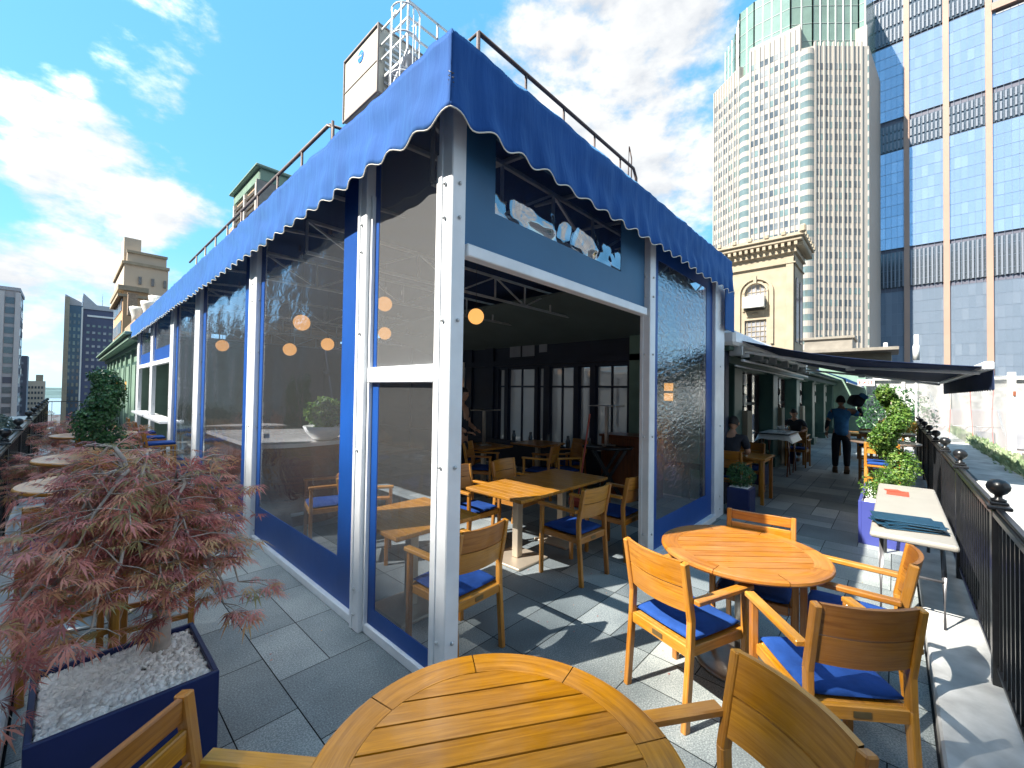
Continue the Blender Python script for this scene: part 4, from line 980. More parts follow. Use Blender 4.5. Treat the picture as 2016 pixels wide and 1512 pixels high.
def cushion(parent):
    b=B(); n=22; vs=[];fs=[]; w,d,h=.415,.42,.042
    for side in(0,1):
        base=len(vs)
        for i in range(n+1):
            for j in range(n+1):
                s=-1+2*i/n; t_=-1+2*j/n; e=(1-abs(s)**7)*(1-abs(t_)**7); e=max(e,0)**.45
                xx=.225+d/2*s*(1-.03*abs(t_)**3); yy=w/2*t_*(1-.03*abs(s)**3)
                zz=.448+(1 if side else -1)*h/2*e*(1+.12*(side)*(1-s*s)*(1-t_*t_))+ (.004*noise.noise(Vector((xx*9,yy*9,side))) if side else 0)
                vs.append((xx,yy,zz))
        for i in range(n):
            for j in range(n): q=base+i*(n+1)+j; fs.append((q,q+1,q+n+2,q+n+1))
    b.add(vs,fs,smooth=True); bmesh.ops.remove_doubles(b.bm,verts=b.bm.verts[:],dist=.0006)
    return b.done('seat_cushion',navyfab,parent,smoothall=True)
cushion(ch)
b=B(); b.box((-.017,0,.395),(.003,.07,.026)); b.done('name_plate',plain('aged_brass',(.18,.13,.06),.5,.6),ch)
# slatted-back variant
ch2=thing('slatted_armchair','x','chair')
for o in ch.children:
    if o.name.split('.')[0]!='backrest_slat': c=o.copy(); C.objects.link(c); c.parent=ch2
for z0,z1 in ((.795,.865),(.71,.78),(.625,.695)):
    b=B(); b.bar((-.045+.055*(.865-z1)/.3+.0,-.19,(z0+z1)/2),(-.045+.055*(.865-z1)/.3,.19,(z0+z1)/2),.02,z1-z0,.004); b.done('backrest_slat',teak,ch2)
G1='teak armchairs with blue cushions'
def chair(label,x,y,th,proto=None): return place(proto or ch,label,(x,y,0),R(th),G1)
chair('sunlit teak armchair with its back to the pavilion doorway, left of the round table',2.31,.978,-18.7)
chair('teak armchair with its back to the camera at the near right of the round table',2.34,.113,37.5)
chair('teak armchair by the black fence at the right of the round table, turned sideways',3.23,-.02,91)
chair('slatted teak armchair on the far side of the round table, facing the camera',3.49,.73,186,ch2)
chair('largest teak armchair, cropped by the bottom edge right of the foreground table',1.43,.25,147)
chair('slatted teak armchair cropped by the bottom edge beside the navy planter',.115,1.33,-54,ch2)
chair('teak armchair just inside the pavilion doorway right of the white corner post',1.864,2.003,91.5)
chair('teak armchair in the doorway with a half sunlit cushion, at the long table',3.39,2.087,87)
chair('teak armchair partly hidden by the white door post inside the pavilion',4.17,2.07,90)
chair('teak armchair with sunlit cushion on the far left side of the long table',3.12,3.70,-88)
chair('teak armchair on the far side of the long table behind the table corner',3.86,3.66,-86)
chair('left of two teak armchairs in the dark interior behind the red broom',5.5,4.15,110)
chair('right of two teak armchairs in the dark interior behind the red broom',5.95,4.0,150)
chair('teak armchair in the dark interior behind the folding tray stand',6.55,4.35,160)
chair('teak armchair at the dark inner table near the standing person',4.75,5.35,-60)
chair('teak armchair at the rear dark table under the sconce',5.3,6.3,-70)
chair('teak armchair seen through the lower clear panel left of the corner post',2.0,4.15,-35)
chair('teak armchair beside the bar seen through the second panel',2.3,4.75,165)
chair('teak armchair holding the seated woman beside the last white pavilion post',7.15,1.95,0)
chair('empty teak armchair facing the woman across the corridor table',8.62,1.95,180)
chair('teak armchair in front of the reading man beyond the tray stand',12.3,1.8,0)
chair('teak armchair under the reading man far down the corridor',13.95,2.0,180)
chair('sunlit yellow teak armchair farthest down the corridor',15.5,.35,90)
chair('teak armchair at the far end of the corridor by the yellow one',16.4,.2,200)
# round tables
def round_table(name,label,x,y,rz,zt=.74,rr=.505,mat=teak,basem=steel,group='round slatted teak tables',style='disc'):
    t=thing(name,label,'table',(x,y,0),rz,group); b=B(); n=48; ri=rr-.105
    nseg=8
    for k in range(nseg):
        ru,rv=random.random()*9,random.random()*9; m=10
        for j in range(m):
            a0=2*PI*(k+j/m)/nseg+ (.004 if j==0 else 0); a1=2*PI*(k+(j+1)/m)/nseg-(.004 if j==m-1 else 0)
            P=lambda r_,a,z:(r_*math.cos(a),r_*math.sin(a),z)
            L_=lambda a:(rr*a+ru)
            prof=[(ri,zt-.026),(ri,zt-.002),(rr-.010,zt),(rr-.002,zt-.006),(rr,zt-.02),(rr-.006,zt-.030)]
            for i in range(len(prof)):
                p,q=prof[i],prof[(i+1)%len(prof)]
                b.add([P(p[0],a0,p[1]),P(q[0],a0,q[1]),P(q[0],a1,q[1]),P(p[0],a1,p[1])],[(0,1,2,3)],[[(L_(a0),p[0]+p[1]+rv),(L_(a0),q[0]+q[1]+rv),(L_(a1),q[0]+q[1]+rv),(L_(a1),p[0]+p[1]+rv)]],smooth=False)
    # slats
    ns=9; sw=2*ri/ns
    for k in range(ns):
        y0=-ri+k*sw+.0035; y1=y0+sw-.007
        x0=math.sqrt(max(ri*ri-y0*y0,0)); x1=math.sqrt(max(ri*ri-y1*y1,0)); ru,rv=random.random()*9,random.random()*9
        m=6; top=[]; 
        ysamp=[y0+(y1-y0)*i/m for i in range(m+1)]
        right=[(math.sqrt(max(ri*ri-q*q,1e-6))-.001,q) for q in ysamp]; poly=right+[(-a,q) for a,q in right[::-1]]
        for z,flip in((zt-.003,0),(zt-.022,1)):
            b.add([(a,q,z) for a,q in poly],[tuple(range(len(poly)))],[[(a+ru,q+rv) for a,q in poly]])
        nn=len(poly)
        for i in range(nn):
            a,q=poly[i],poly[(i+1)%nn]; b.add([(*a,zt-.022),(*q,zt-.022),(*q,zt-.003),(*a,zt-.003)],[(0,1,2,3)],[[(a[0]+ru,rv),(q[0]+ru,rv),(q[0]+ru,rv+.02),(a[0]+ru,rv+.02)]])
    b.done('tabletop',mat,t)
    b=B(); b.bar((-ri,0,zt-.038),(ri,0,zt-.038),.06,.03); b.bar((0,-ri,zt-.04),(0,ri,zt-.04),.06,.026); b.done('under_frame',mat,t)
    b=B(); b.tube([(0,0,.03),(0,0,zt-.05)],.036,16); b.done('pedestal',basem,t)
    b=B(); b.lathe([(.275,0),(.275,.012),(.25,.022),(.10,.034),(.04,.04)],n=36); b.done('base_disc',basem,t)
    return t
round_table('round_table','largest round teak slatted table filling the bottom foreground',.80,.765,R(-33.5),mat=teakfg)
round_table('round_table','sunlit round teak slatted table ringed by armchairs right of the doorway',3.03,.74,R(-48),rr=.49)
round_table('round_bar_table','nearest high round teak table, mostly hidden behind the red maple',.20,4.5,R(-20),1.02,.44)
round_table('round_bar_table','middle high round teak table with pale slats beside the left fence',.26,5.85,R(-20),1.04,.47)
round_table('round_bar_table','farthest high round teak table behind the dark spiral topiary',.33,8.5,R(-20),1.04,.47)
round_table('round_bar_table','nearer dark topped high round table behind the bright topiary',8.65,.12,0,1.06,.42,darktop)
round_table('round_bar_table','farther dark topped high round table beyond the bright topiary',10.9,.12,0,1.06,.42,darktop)
# interior rectangular tables
sq=thing('square_table','x','table')
b=B()
for k in range(8): b.box((-.34+.0975*k,0,.728),(.0945,.775,.026),bev=.002)
b.box((0,0,.712),(.76,.76,.01)); b.done('tabletop',teak,sq)
b=B(); b.box((0,0,.37),(.08,.08,.69),bev=.006); b.done('pedestal',plain('champagne_metal',(.55,.47,.36),.4,.5,.05),sq)
b=B(); b.box((0,0,.012),(.46,.46,.024),bev=.006); b.done('base_plate',MATS['champagne_metal'],sq)
GS='square teak tables inside the pavilion'
place(sq,'sunlit square teak table forming the near end of the long table in the doorway',(3.25,2.90,0),0,GS)
place(sq,'shaded square teak table forming the far end of the long table in the doorway',(4.03,2.90,0),0,GS)
place(sq,'square teak table seen through the lower clear panel beside the corner post',(1.93,2.86,0),0,GS)
place(sq,'dark square table near the standing person carrying an upturned table base',(5.3,5.6,0),0,GS)
place(sq,'dark square table against the inner windows deep in the room',(6.4,5.2,0),0,GS)
ub=thing('upturned_table_base','x','table base')
b=B(); b.box((0,0,.33),(.05,.05,.64)); b.box((0,0,.01),(.3,.04,.02)); b.box((0,0,.01),(.04,.3,.02)); b.done('stem',steel,ub); b=B(); b.box((0,0,.655),(.46,.46,.012)); b.done('base_plate',steel,ub)
place(ub,'upturned metal table base standing on the dark inner table',(5.3,5.6,.742),R(20),'upturned metal table bases')
place(ub,'upturned metal table base standing on the folding tray stand',(6.1,3.5,.88),R(10),'upturned metal table bases')
# tray stand inside
t=thing('tray_stand','black folding tray stand with crossed legs in front of the inner windows','stand',(6.05,3.45,0),R(-50))
b=B(); b.lathe([(.36,.84),(.38,.87),(.36,.88),(.34,.86),(.01,.855)],n=30,sx=1.1,sy=.75); b.done('tray',black,t)
for s in(-1,1):
    b=B(); b.bar((-.25,s*.2,0),(.25,s*.2,.84),.035,.045); b.bar((.25,s*.17,0),(-.25,s*.17,.84),.035,.045); b.done('crossed_leg',black,t)
t=thing('host_cabinet','brown wooden cabinet behind the tray stand inside the pavilion','cabinet',(6.6,3.3,0)); b=B(); b.box((0,0,.5),(.5,.9,1.0),bev=.01); b.done('body',mahog,t); b=B(); b.box((0,0,1.02),(.55,.95,.04)); b.done('top',mahog,t)
t=thing('broom','red handled broom leaning among the chairs inside','broom',(5.35,3.55,0)); b=B(); b.tube([(0,0,.1),(.15,-.1,1.42)],.013,8); b.done('handle',redline,t); b=B(); b.box((-.01,.0,.07),(.08,.3,.13),bev=.02); b.done('brush',redline,t)
t=thing('serving_jar_set','dark glassware on the inner window ledge','glassware',(7.0,5.4,.62)); 
b=B()
for i in range(6): b.lathe([(.04,0),(.05,.12),(.03,.18),(.03,.24)],(0,-1.5+i*.5,0),10)
b.done('bottles',glassdk,t)
# pendants
pd=thing('pendant_lamp','x','lamp')
b=B(); b.sphere((0,0,0),.105,24,14); b.done('globe',globe,pd)
b=B(); b.tube([(0,0,.1),(0,0,.95)],.003,5); b.lathe([(.02,.09),(.03,.1),(.02,.125)],n=10); b.done('cord',black,pd)
PL=[((3.70,4.10,2.74),'glowing globe pendant lamp hanging in the doorway right of the corner post'),((2.12,5.8,2.62),'largest glowing globe seen through the second clear panel'),((2.56,7.5,2.40),'smaller lower globe left in the second clear panel'),((3.0,7.05,2.50),'globe beside the blue border of the second clear panel'),((1.97,9.2,2.52),'globe seen through the third clear panel'),((3.1,5.4,2.98),'upper glowing globe behind the hazy narrow pane by the corner'),((3.66,6.35,2.70),'lower glowing globe behind the hazy narrow pane by the corner')]
for p,l in PL: place(pd,l,p,0,'glowing globe pendant lamps')
# bar counter with things on it
t=thing('bar_counter','curved wooden bar counter with pale marble top inside the pavilion','bar',(2.2,5.5,0))
def rr_poly(w,l,rad):
    pts=[]
    for cx_,cy_,a in((w-rad,rad,-90),(w-rad,l-rad,0),(rad-0,l-rad,90),(rad,rad,180)):
        for k in range(9): an=R(a+90*k/8); pts.append((cx_+rad*math.cos(an)-w/2,cy_+rad*math.sin(an)))
    return pts
b=B(); b.prism([(x*.92,y*.99+.04) for x,y in rr_poly(1.2,3.6,.45)],0,1.0); b.done('body',mahog,t)
b=B(); b.prism(rr_poly(1.3,3.7,.5),1.0,1.05); b.done('marble_top',marble,t)
b=B(); b.tube([(-.7,.6,.2),(-.7,3,.2)],.02,8); b.tube([(-.3,-.12,.2),(.3,-.12,.2)],.02,8); b.done('foot_rail',galv,t)
def leafy(c,rx,ry,rz,n,s,seed,mat,name,parent,fn=None,thin=.5):
    """crown of many small leaf faces scattered through a volume, denser to the outside; fn moves and rejects points"""
    rn=random.Random(seed); b=B(); c=Vector(c); k=0; tries=0
    while k<n and tries<n*6:
        tries+=1
        v=Vector((rn.gauss(0,1),rn.gauss(0,1),rn.gauss(0,1))).normalized()*(rn.random()**.28)
        q=Vector((v.x*rx,v.y*ry,v.z*rz))
        if fn:
            q=fn(q,v,rn)
            if q is None: continue
        g=noise.noise(q*(2.2/max(rx,.2))+Vector((seed,0,0)))
        if g<-.22: continue
        p=c+q; nrm=(v+Vector((rn.gauss(0,.6),rn.gauss(0,.6),rn.gauss(0,.6)))).normalized(); a=nrm.orthogonal().normalized(); a=Matrix.Rotation(rn.random()*6.28,3,nrm)@a; w_=nrm.cross(a)
        l=s*(.6+.8*rn.random()); u_=rn.random()
        b.add([p-a*l*.5,p+w_*l*thin*.5+nrm*l*.1,p+a*l*.5,p-w_*l*thin*.5+nrm*l*.1],[(0,1,2,3)],uvs=(u_,0.)); k+=1
    return b.done(name,mat,parent,fix=False)
t=thing('potted_plant','bright green leafy plant in a wide white bowl on the marble bar','plant',(2.42,5.72,1.05))
b=B(); b.lathe([(.10,0),(.16,.03),(.24,.12),(.27,.19),(.255,.19),(.2,.1)],n=28); b.done('bowl',ceramic,t)
leafy((0,0,.36),.26,.26,.22,900,.075,3,brightl,'foliage',t,thin=.7)
t=thing('water_bottle','clear plastic water bottle standing on the marble bar','bottle',(1.72,5.75,1.05))
b=B(); b.lathe([(.03,0),(.033,.02),(.033,.14),(.014,.19),(.014,.21)],n=14); b.done('body',clearglass,t); b=B(); b.lathe([(.016,.21),(.016,.228)],n=12); b.done('cap',ceramic,t); b=B(); b.lathe([(.034,.07),(.034,.12)],n=14); b.done('band',plain('pale_blue_band',(.2,.4,.7),.5),t)
b=B(); b.box((0,0,.0),(.3,.25,.02)); o=b.done('folded_napkin',ceramic); o.location=(1.75,5.0,.46); tag(o,'crumpled white napkin below the bar edge','napkin'); o.hide_render=False
bpy.data.objects.remove(o)
# bar stools (blue seat, wooden back)
bs=thing('bar_stool','x','stool')
for s in(-1,1):
    for x0,x1,zt in((.0,.0,1.08),(.36,.36,.74)):
        b=B(); b.bar((x0-(.02 if zt>1 else -.02),s*.18,0),(x1,s*.18,.74),.035,.035,.004)
        if zt>1: b.bar((0,s*.18,.73),(-.06,s*.18,1.08),.033,.035,.004)
        b.done('leg',teak,bs)
b=B(); b.box((.18,0,.73),(.40,.40,.03),bev=.006)
for z in (.25,.5): b.bar((0,-.18,z),(.0,.18,z),.022,.03); b.bar((.36,-.18,z),(.36,.18,z),.022,.03)
for s in(-1,1): b.bar((0,s*.18,.3),(.36,s*.18,.3),.022,.03)
b.done('seat_frame',teak,bs)
b=B(); b.box((.18,0,.768),(.39,.38,.045),bev=.018,seg=3,smooth=True); b.done('seat_cushion',navyfab,bs)
for z in (.95,1.04): b=B(); b.bar((-.04-.17*(z-.95),-.17,z),(-.04-.17*(z-.95),.17,z),.02,.075,.004); b.done('backrest_slat',teak,bs)
GB='wooden bar stools with blue seats'
for l,x,y,a in(('sunlit orange wooden bar stool under the dark table behind the bright topiary',8.12,.14,0),('nearest bar stool at the service shelf on the left terrace',.95,9.3,0),('middle bar stool at the service shelf on the left terrace',.95,10.4,0),('farthest bar stool at the service shelf on the left terrace',.95,11.6,0),
  ('bar stool standing behind the red maple under the nearest high table',.42,3.42,80),('bar stool on the left side of the high table behind the maple',.05,3.5,95),('bar stool under the middle high table on the left terrace',.25,5.15,90),('bar stool between the middle and far high tables',.3,7.75,90),('sunlit bar stool beyond the second dark table in the corridor',11.4,.35,180),('bar stool at the second dark table, half behind the topiary',10.3,.15,0)):
    place(bs,l,(x,y,0),R(a),GB)
# folding table with menus
t=thing('folding_table','grey white plastic folding table against the right fence','table',(5.28,-.09,0))
b=B(); b.box((0,0,.725),(2.38,.46,.045),bev=.02,seg=3); b.done('tabletop',plastic,t)
for s in(-1,1):
    b=B()
    for y in(-.17,.17): b.tube([(s*.75,y,.70),(s*.95,y,.45),(s*1.02,y,0)],.014,8)
    b.tube([(s*.96,-.17,.42),(s*.96,.17,.42)],.01,6); b.tube([(s*.2,0,.69),(s*.95,0,.4)],.01,6); b.done('leg_frame',plain('grey_tube',(.12,.12,.13),.4,.5) if s<0 else MATS['grey_tube'],t)
for i in range(6):
    b=B(); b.box((0,0,0),(.235,.36,.008),bev=.002); b.box((0,0,-.004),(.222,.345,.003),mi=1); o=b.done('menu_folder',[menu,ceramic]); o.location=(4.42+random.uniform(-.03,.03),-.06+random.uniform(-.03,.03),.755+i*.011); o.rotation_euler=(0,random.uniform(-.02,.02),R(12+random.uniform(-16,16)))
    tag(o,['bottom','second from bottom','third from bottom','third from top','second from top','topmost'][i]+' dark blue menu folder in the stack on the folding table','menu','dark blue menu folders stacked on the folding table')
b=B(); b.box((0,0,.001),(.28,.17,.004)); b.box((.1,.03,.006),(.12,.12,.004),R(25)); o=b.done('red_napkin',redm); o.location=(5.9,-.02,.75); tag(o,'red paper napkin lying on the folding table','napkin')
# white crate on blue planter side
t=thing('blue_planter','long royal blue planter box with white pebbles under the bright topiary','planter',(7.25,.07,0))
b=B(); 
for sx,sy,dx,dy in((0,.24,1.5,.03),(0,-.24,1.5,.03),(-.75,0,.03,.45),(.75,0,.03,.45)): b.box((sx,sy,.25),(dx,dy,.5),bev=.003)
b.box((0,0,.2),(1.46,.45,.4)); b.done('box',plain('royal_blue_planter',(.05,.065,.27),.4,0,.1,2),t)
def pebbles(cx,cy,z,w,d,n,seed,r0=.012,label=''):
    rn=random.Random(seed); b=B()
    base=[]
    tb=bmesh.new(); bmesh.ops.create_icosphere(tb,subdivisions=1,radius=1); bv=[v.co.copy() for v in tb.verts]; bf=[tuple(v.index for v in f_.verts) for f_ in tb.faces]; tb.free()
    for i in range(n):
        x=cx+(rn.random()-.5)*w; y=cy+(rn.random()-.5)*d; s=r0*(.6+rn.random()); M=Matrix.Rotation(rn.random()*6,3,'Z')@Matrix.Rotation(rn.gauss(0,.4),3,'X')
        b.add([M@Vector((v.x*s*1.35,v.y*s,v.z*s*.62))+Vector((x,y,z+rn.random()*.02)) for v in bv],bf,smooth=True)
    return b.done('pebbles',pebm,fix=False)
o=pebbles(7.25,.07,.44,1.4,.4,500,2,.022); tag(o,'white pebbles filling the long blue planter','pebbles',kind='stuff')
# spiral topiaries
def topiary(name,label,x,y,z,h,r0,r1,mat,seed,n,s,turns=2.3,twist=0,offk=.5,fat=.66):
    t=thing(name,label,'topiary',(x,y,z)); rn=random.Random(seed)
    b=B(); b.tube([(0,0,-.05),(.01,0,h*.5),(0,0,h*.97)],[.022,.016,.006],8); b.done('trunk',bark,t)
    b=B(); k=0
    while k<n:
        s_=rn.random()**.8; ang=2*PI*turns*s_+twist; rad=r0+(r1-r0)*s_
        cx_,cy_=math.cos(ang)*rad*offk,math.sin(ang)*rad*offk
        v=Vector((rn.gauss(0,1),rn.gauss(0,1),rn.gauss(0,1))).normalized()*(rn.random()**.3)*(rad*fat)
        v.z*=.8
        p=Vector((cx_,cy_,s_*h))+v
        if noise.noise(p*9+Vector((seed,0,0)))<-.3: continue
        nrm=(v.normalized()+Vector((rn.gauss(0,.5),rn.gauss(0,.5),rn.gauss(0,.5)+.2))).normalized(); a=nrm.orthogonal().normalized(); a=Matrix.Rotation(rn.random()*6.28,3,nrm)@a; w_=nrm.cross(a); l=s*(.6+.8*rn.random()); u_=rn.random()
        b.add([p-a*l*.5,p+w_*l*.3,p+a*l*.5,p-w_*l*.3],[(0,1,2,3)],uvs=(u_,0.)); k+=1
    b.done('crown',mat,t,fix=False); return t
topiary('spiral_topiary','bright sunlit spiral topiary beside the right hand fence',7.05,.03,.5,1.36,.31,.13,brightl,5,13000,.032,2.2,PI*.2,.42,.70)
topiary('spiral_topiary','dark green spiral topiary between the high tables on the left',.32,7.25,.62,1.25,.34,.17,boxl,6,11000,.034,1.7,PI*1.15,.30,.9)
b=B(); b.box((0,0,.3),(.5,.5,.6),bev=.01); o=b.done('square_planter',navyplanter); o.location=(.34,7.25,0); tag(o,'navy square planter under the dark green topiary','planter')
# small planter with round shrub by the last white post
t=thing('box_shrub','small round boxwood growing in the navy pot by the last white post','shrub',(6.78,1.66,.42)); leafy((0,0,.14),.2,.2,.2,2200,.028,8,boxl,'foliage',t); B().tube([(0,0,-.05),(0,0,.15)],.012,6).done('stem',bark,t)
b=B(); b.box((0,0,.2),(.34,.3,.4),bev=.01); b.box((0,0,.41),(.28,.24,.01),mi=1); o=b.done('navy_pot',[navyplanter,pebm]); o.location=(6.78,1.66,0); tag(o,'navy square pot at the foot of the last white pavilion post','planter')
for i,(x,y,sz) in enumerate(((9.4,2.0,.22),(12.9,2.05,.22))):
    t=thing('box_shrub',('nearer','farther')[i]+' dark boxwood ball against the corridor facade','shrub',(x,y,.4)); leafy((0,0,.12),sz,sz,sz*1.1,1200,.035,20+i,boxl,'foliage',t); B().tube([(0,0,-.1),(0,0,.15)],.012,6).done('stem',bark,t)
    b=B(); b.box((0,0,.2),(.34,.3,.4),bev=.01); o=b.done('navy_pot',navyplanter); o.location=(x,y,0); tag(o,('nearer','farther')[i]+' navy pot under a boxwood ball on the corridor','planter','navy pots along the corridor')
# corridor dining tables
def rect_table(label,x,y,w,d,mat=teak):
    t=thing('dining_table',label,'table',(x,y,0),0,'teak dining tables along the corridor')
    B().box((0,0,.725),(w,d,.03),bev=.004).done('tabletop',mat,t)
    b=B(); b.box((0,0,.68),(w-.1,d-.1,.05)); b.done('apron',mat,t)
    for sx in(-1,1):
        for sy in(-1,1): B().box((sx*(w/2-.05),sy*(d/2-.05),.355),(.05,.05,.71),bev=.004).done('leg',mat,t)
    return t
rect_table('teak dining table in front of the seated woman with salt and paper on it',7.88,1.85,.72,.7)
rect_table('teak dining table with white papers before the reading man',13.1,2.0,.8,.7)
rect_table('sunlit yellow dining table at the far end of the corridor',15.3,.9,.9,.7)
b=B()
for k in range(3): b.lathe([(.018,0),(.02,.05),(.014,.07),(.014,.09)],(k*.06,.02*k,0),10)
o=b.done('shaker_set',ceramic); o.location=(7.65,1.8,.74); tag(o,'salt and pepper shakers on the table before the woman','shakers')
b=B(); b.box((0,0,.002),(.4,.3,.004),R(12)); b.box((.25,.05,.004),(.25,.3,.006),R(-20)); o=b.done('papers',ceramic); o.location=(13.0,2.0,.741); tag(o,'white papers spread before the reading man','paper')
# X-leg service table with glasses
t=thing('folding_service_stand','folding service stand with crossed wooden legs under a white cloth','stand',(11.1,1.95,0))
for s in(-1,1):
    for dx in (-.35,.35):
        b=B(); b.bar((dx-.18,s*.25,0),(dx+.18,s*.25,.9),.022,.03); b.bar((dx+.18,s*.25,0),(dx-.18,s*.25,.9),.022,.03); b.done('crossed_leg',mahog,t)
b=B(); b.box((0,0,.91),(1.2,.62,.02)); b.done('tray',black,t)
b=B(); n=20; vs=[];fs=[]
for i in range(n+1):
    for j in range(9):
        x=-.62+1.24*i/n; y=-.36+.72*j/8; e=max(abs(x)-.58,0)+max(abs(y)-.30,0); vs.append((x,y,.925-min(e*3,.2)-.02*abs(math.sin(i*1.3+j))*(e>0)))
for i in range(n):
    for j in range(8): q=i*9+j; fs.append((q,q+1,q+10,q+9))
b.add(vs,fs,smooth=True); o=b.done('white_cloth',ceramic); o.location=(11.1,1.95,0); tag(o,'white cloth draped over the folding service stand','cloth')
gm=B().lathe([(.028,0),(.028,.004),(.005,.01),(.005,.05),(.03,.08),(.034,.13),(.03,.14)],n=12).done('drinking_glass',clearglass)
for i in range(8):
    o=gm if i==0 else gm.copy()
    if i: C.objects.link(o)
    o.location=(10.75+.09*i,1.8+.12*(i%2),.93); tag(o,'%s of the clear stemmed glasses in the row on the white cloth'%('nearest','second','third','fourth','fifth','sixth','seventh','farthest')[i],'glass','clear glasses lined up on the white cloth')
# ------------------------------------------------------------ JAPANESE MAPLES
def lace(b,p,d,size,rn,n=7):
    """one dissected leaf: thin pointed lobes fanning from p, drooping"""
    d=d.normalized(); side=d.cross(Vector((0,0,1)))
    if side.length<.1: side=Vector((1,0,0))
    side.normalize(); upv=side.cross(d); u_=rn.random()
    for i in range(n):
        a=(i-(n-1)/2)*R(27)+rn.gauss(0,.08); ln=size*(1-.07*abs(i-(n-1)/2)**1.3)*(.8+.4*rn.random())
        v=(d*math.cos(a)+side*math.sin(a)).normalized(); w_=v.cross(upv).normalized()*ln*.052
        dr=Vector((0,0,-1))*ln
        m1=p+v*ln*.5+dr*.05; e=p+v*ln*.95+dr*(.28+.1*rn.random())
        b.add([p,m1-w_,e,m1+w_],[(0,1,2,3)],uvs=(u_,0.))
        # side teeth
        for s in(-1,1):
            q=p+v*ln*.38+dr*.03; tv=(v+side*s*.8).normalized(); e2=q+tv*ln*.32+dr*.13; ww=w_*.7
            b.add([q-ww,e2,q+ww],[(0,1,2)],uvs=(u_,0.))
def maple(label,x,y,z,H,sprx,spry,nb,nl,seed,size=.075,trunk=.038,low=.0,offx=0.):
    t=thing('japanese_maple',label,'tree',(x,y,z)); rn=random.Random(seed)
    tb=B(); fork=H*.42
    tb.tube([(0,0,-.06),(.01,.0,.0),(.015,.005,fork*.5),(0,.01,fork)],[trunk*1.15,trunk,trunk*.85,trunk*.75],12); tb.done('trunk',bark,t)
    bb=B(); lb=B(); tips=[]
    for k in range(nb):
        a=2*PI*k/nb*1.0+rn.gauss(0,.25); lay=rn.random(); hz=fork+(H-fork)*(.25+.75*lay) ; ext=(.45+.55*rn.random())*(1.05-.45*max(lay-.6,0))
        ex,ey=math.cos(a)*sprx*ext+offx,math.sin(a)*spry*ext
        p0=Vector((0,.01,fork*(.75+.25*rn.random()))); pts=[]
        m=9
        for i in range(m+1):
            s=i/m; zz=p0.z+(hz-p0.z)*math.sin(min(s*1.45,1)*PI/2)-(.16+.30*(1-lay)+low)*H*.55*max(s-.5,0)**1.4*2
            pts.append(Vector((ex*s,ey*s,zz))+Vector((rn.gauss(0,.012),rn.gauss(0,.012),rn.gauss(0,.008)))*(0<i))
        bb.tube(pts,[trunk*.3*(1-.85*i/m)+.0018 for i in range(m+1)],6)
        for i in range(2,m+1):
            for q in range(2):
                d=Vector((rn.gauss(0,1),rn.gauss(0,1),rn.gauss(.1,.35))); d=(d.normalized()+Vector((ex,ey,0)).normalized()*.6).normalized(); ln=(.09+.10*rn.random())
                e=pts[i]+d*ln+Vector((0,0,-.02)); mid=(pts[i]+e)/2+Vector((0,0,.012)); bb.tube([pts[i],mid,e],[.003,.0022,.0012],4,cap=False); tips.append((pts[i],mid,e,d))
    per=max(1,nl//len(tips))
    for p,m_,e,d in tips:
        for j in range(per):
            s=rn.random(); q=p.lerp(e,.25+.85*s)+Vector((rn.gauss(0,.022),rn.gauss(0,.022),rn.gauss(0,.014))); dd=(d+Vector((rn.gauss(0,.7),rn.gauss(0,.7),rn.gauss(-.15,.25)))).normalized()
            lace(lb,q,dd,size*(.7+.6*rn.random()),rn)
    bb.done('branches',bark,t); lb.done('crown',maplel,t,fix=False); return t
maple('large red lace-leaf maple in the navy planter at the lower left',.33,2.60,.42,1.08,.47,.60,42,3100,21,.078,.042,.34,-.13)
maple('smaller red maple between the left fence and the middle high table',-.08,6.5,.35,.72,.34,.55,22,1300,22,.08,.02)
maple('far red maple behind the dark topiary beside the left fence',-.02,10.6,.35,.78,.45,.7,20,900,23,.1,.02)
maple('far red maple in front of the bar stools on the left terrace',.62,9.9,.35,.72,.4,.5,20,900,24,.1,.02)
for i,(x,y,w_,d_) in enumerate(((-.06,6.5,.4,.5),(-.02,10.6,.4,.6),(.62,9.9,.4,.4))):
    b=B(); b.box((0,0,.19),(w_,d_,.38),bev=.01); o=b.done('navy_planter',navyplanter); o.location=(x,y,0); tag(o,('nearest','farthest','middle')[i]+' of the navy planters under the smaller red maples','planter','navy planters under the smaller maples')
t=thing('navy_planter','navy planter box full of white pebbles at the lower left','planter',(.21,2.45,0))
b=B()
for sx,sy,dx,dy in((0,-.265,.56,.02),(0,.265,.56,.02),(-.27,0,.02,.51),(.27,0,.02,.51)): b.box((sx,sy,.25),(dx,dy,.5),bev=.003)
b.done('wall',navyplanter,t); B().box((0,0,.2),(.52,.51,.44)).done('soil',grout,t)
o=pebbles(.21,2.45,.462,.51,.50,2600,4,.0105); tag(o,'white pebbles filling the navy planter around the maple trunk','pebbles',kind='stuff')
# other greenery
t=thing('flowering_hedge','leafy green hedge behind the far tables at the end of the corridor','hedge',(16.5,.0,0)); leafy((0,0,1.2),.5,.9,.9,1600,.1,31,boxl,'foliage',t); B().tube([(0,0,0),(0,0,1.2)],.03,6).done('stem',bark,t)
t=thing('golden_shrub','golden orange shrub in sunlight beyond the yellow chairs','shrub',(14.9,-.05,0)); leafy((0,0,.95),.4,.45,.28,900,.08,32,leafm('golden_leaf',[(.3,.12,.02),(.5,.3,.05),(.2,.3,.06)],.4),'foliage',t); B().tube([(0,0,0),(0,0,.9)],.02,6).done('stem',bark,t)
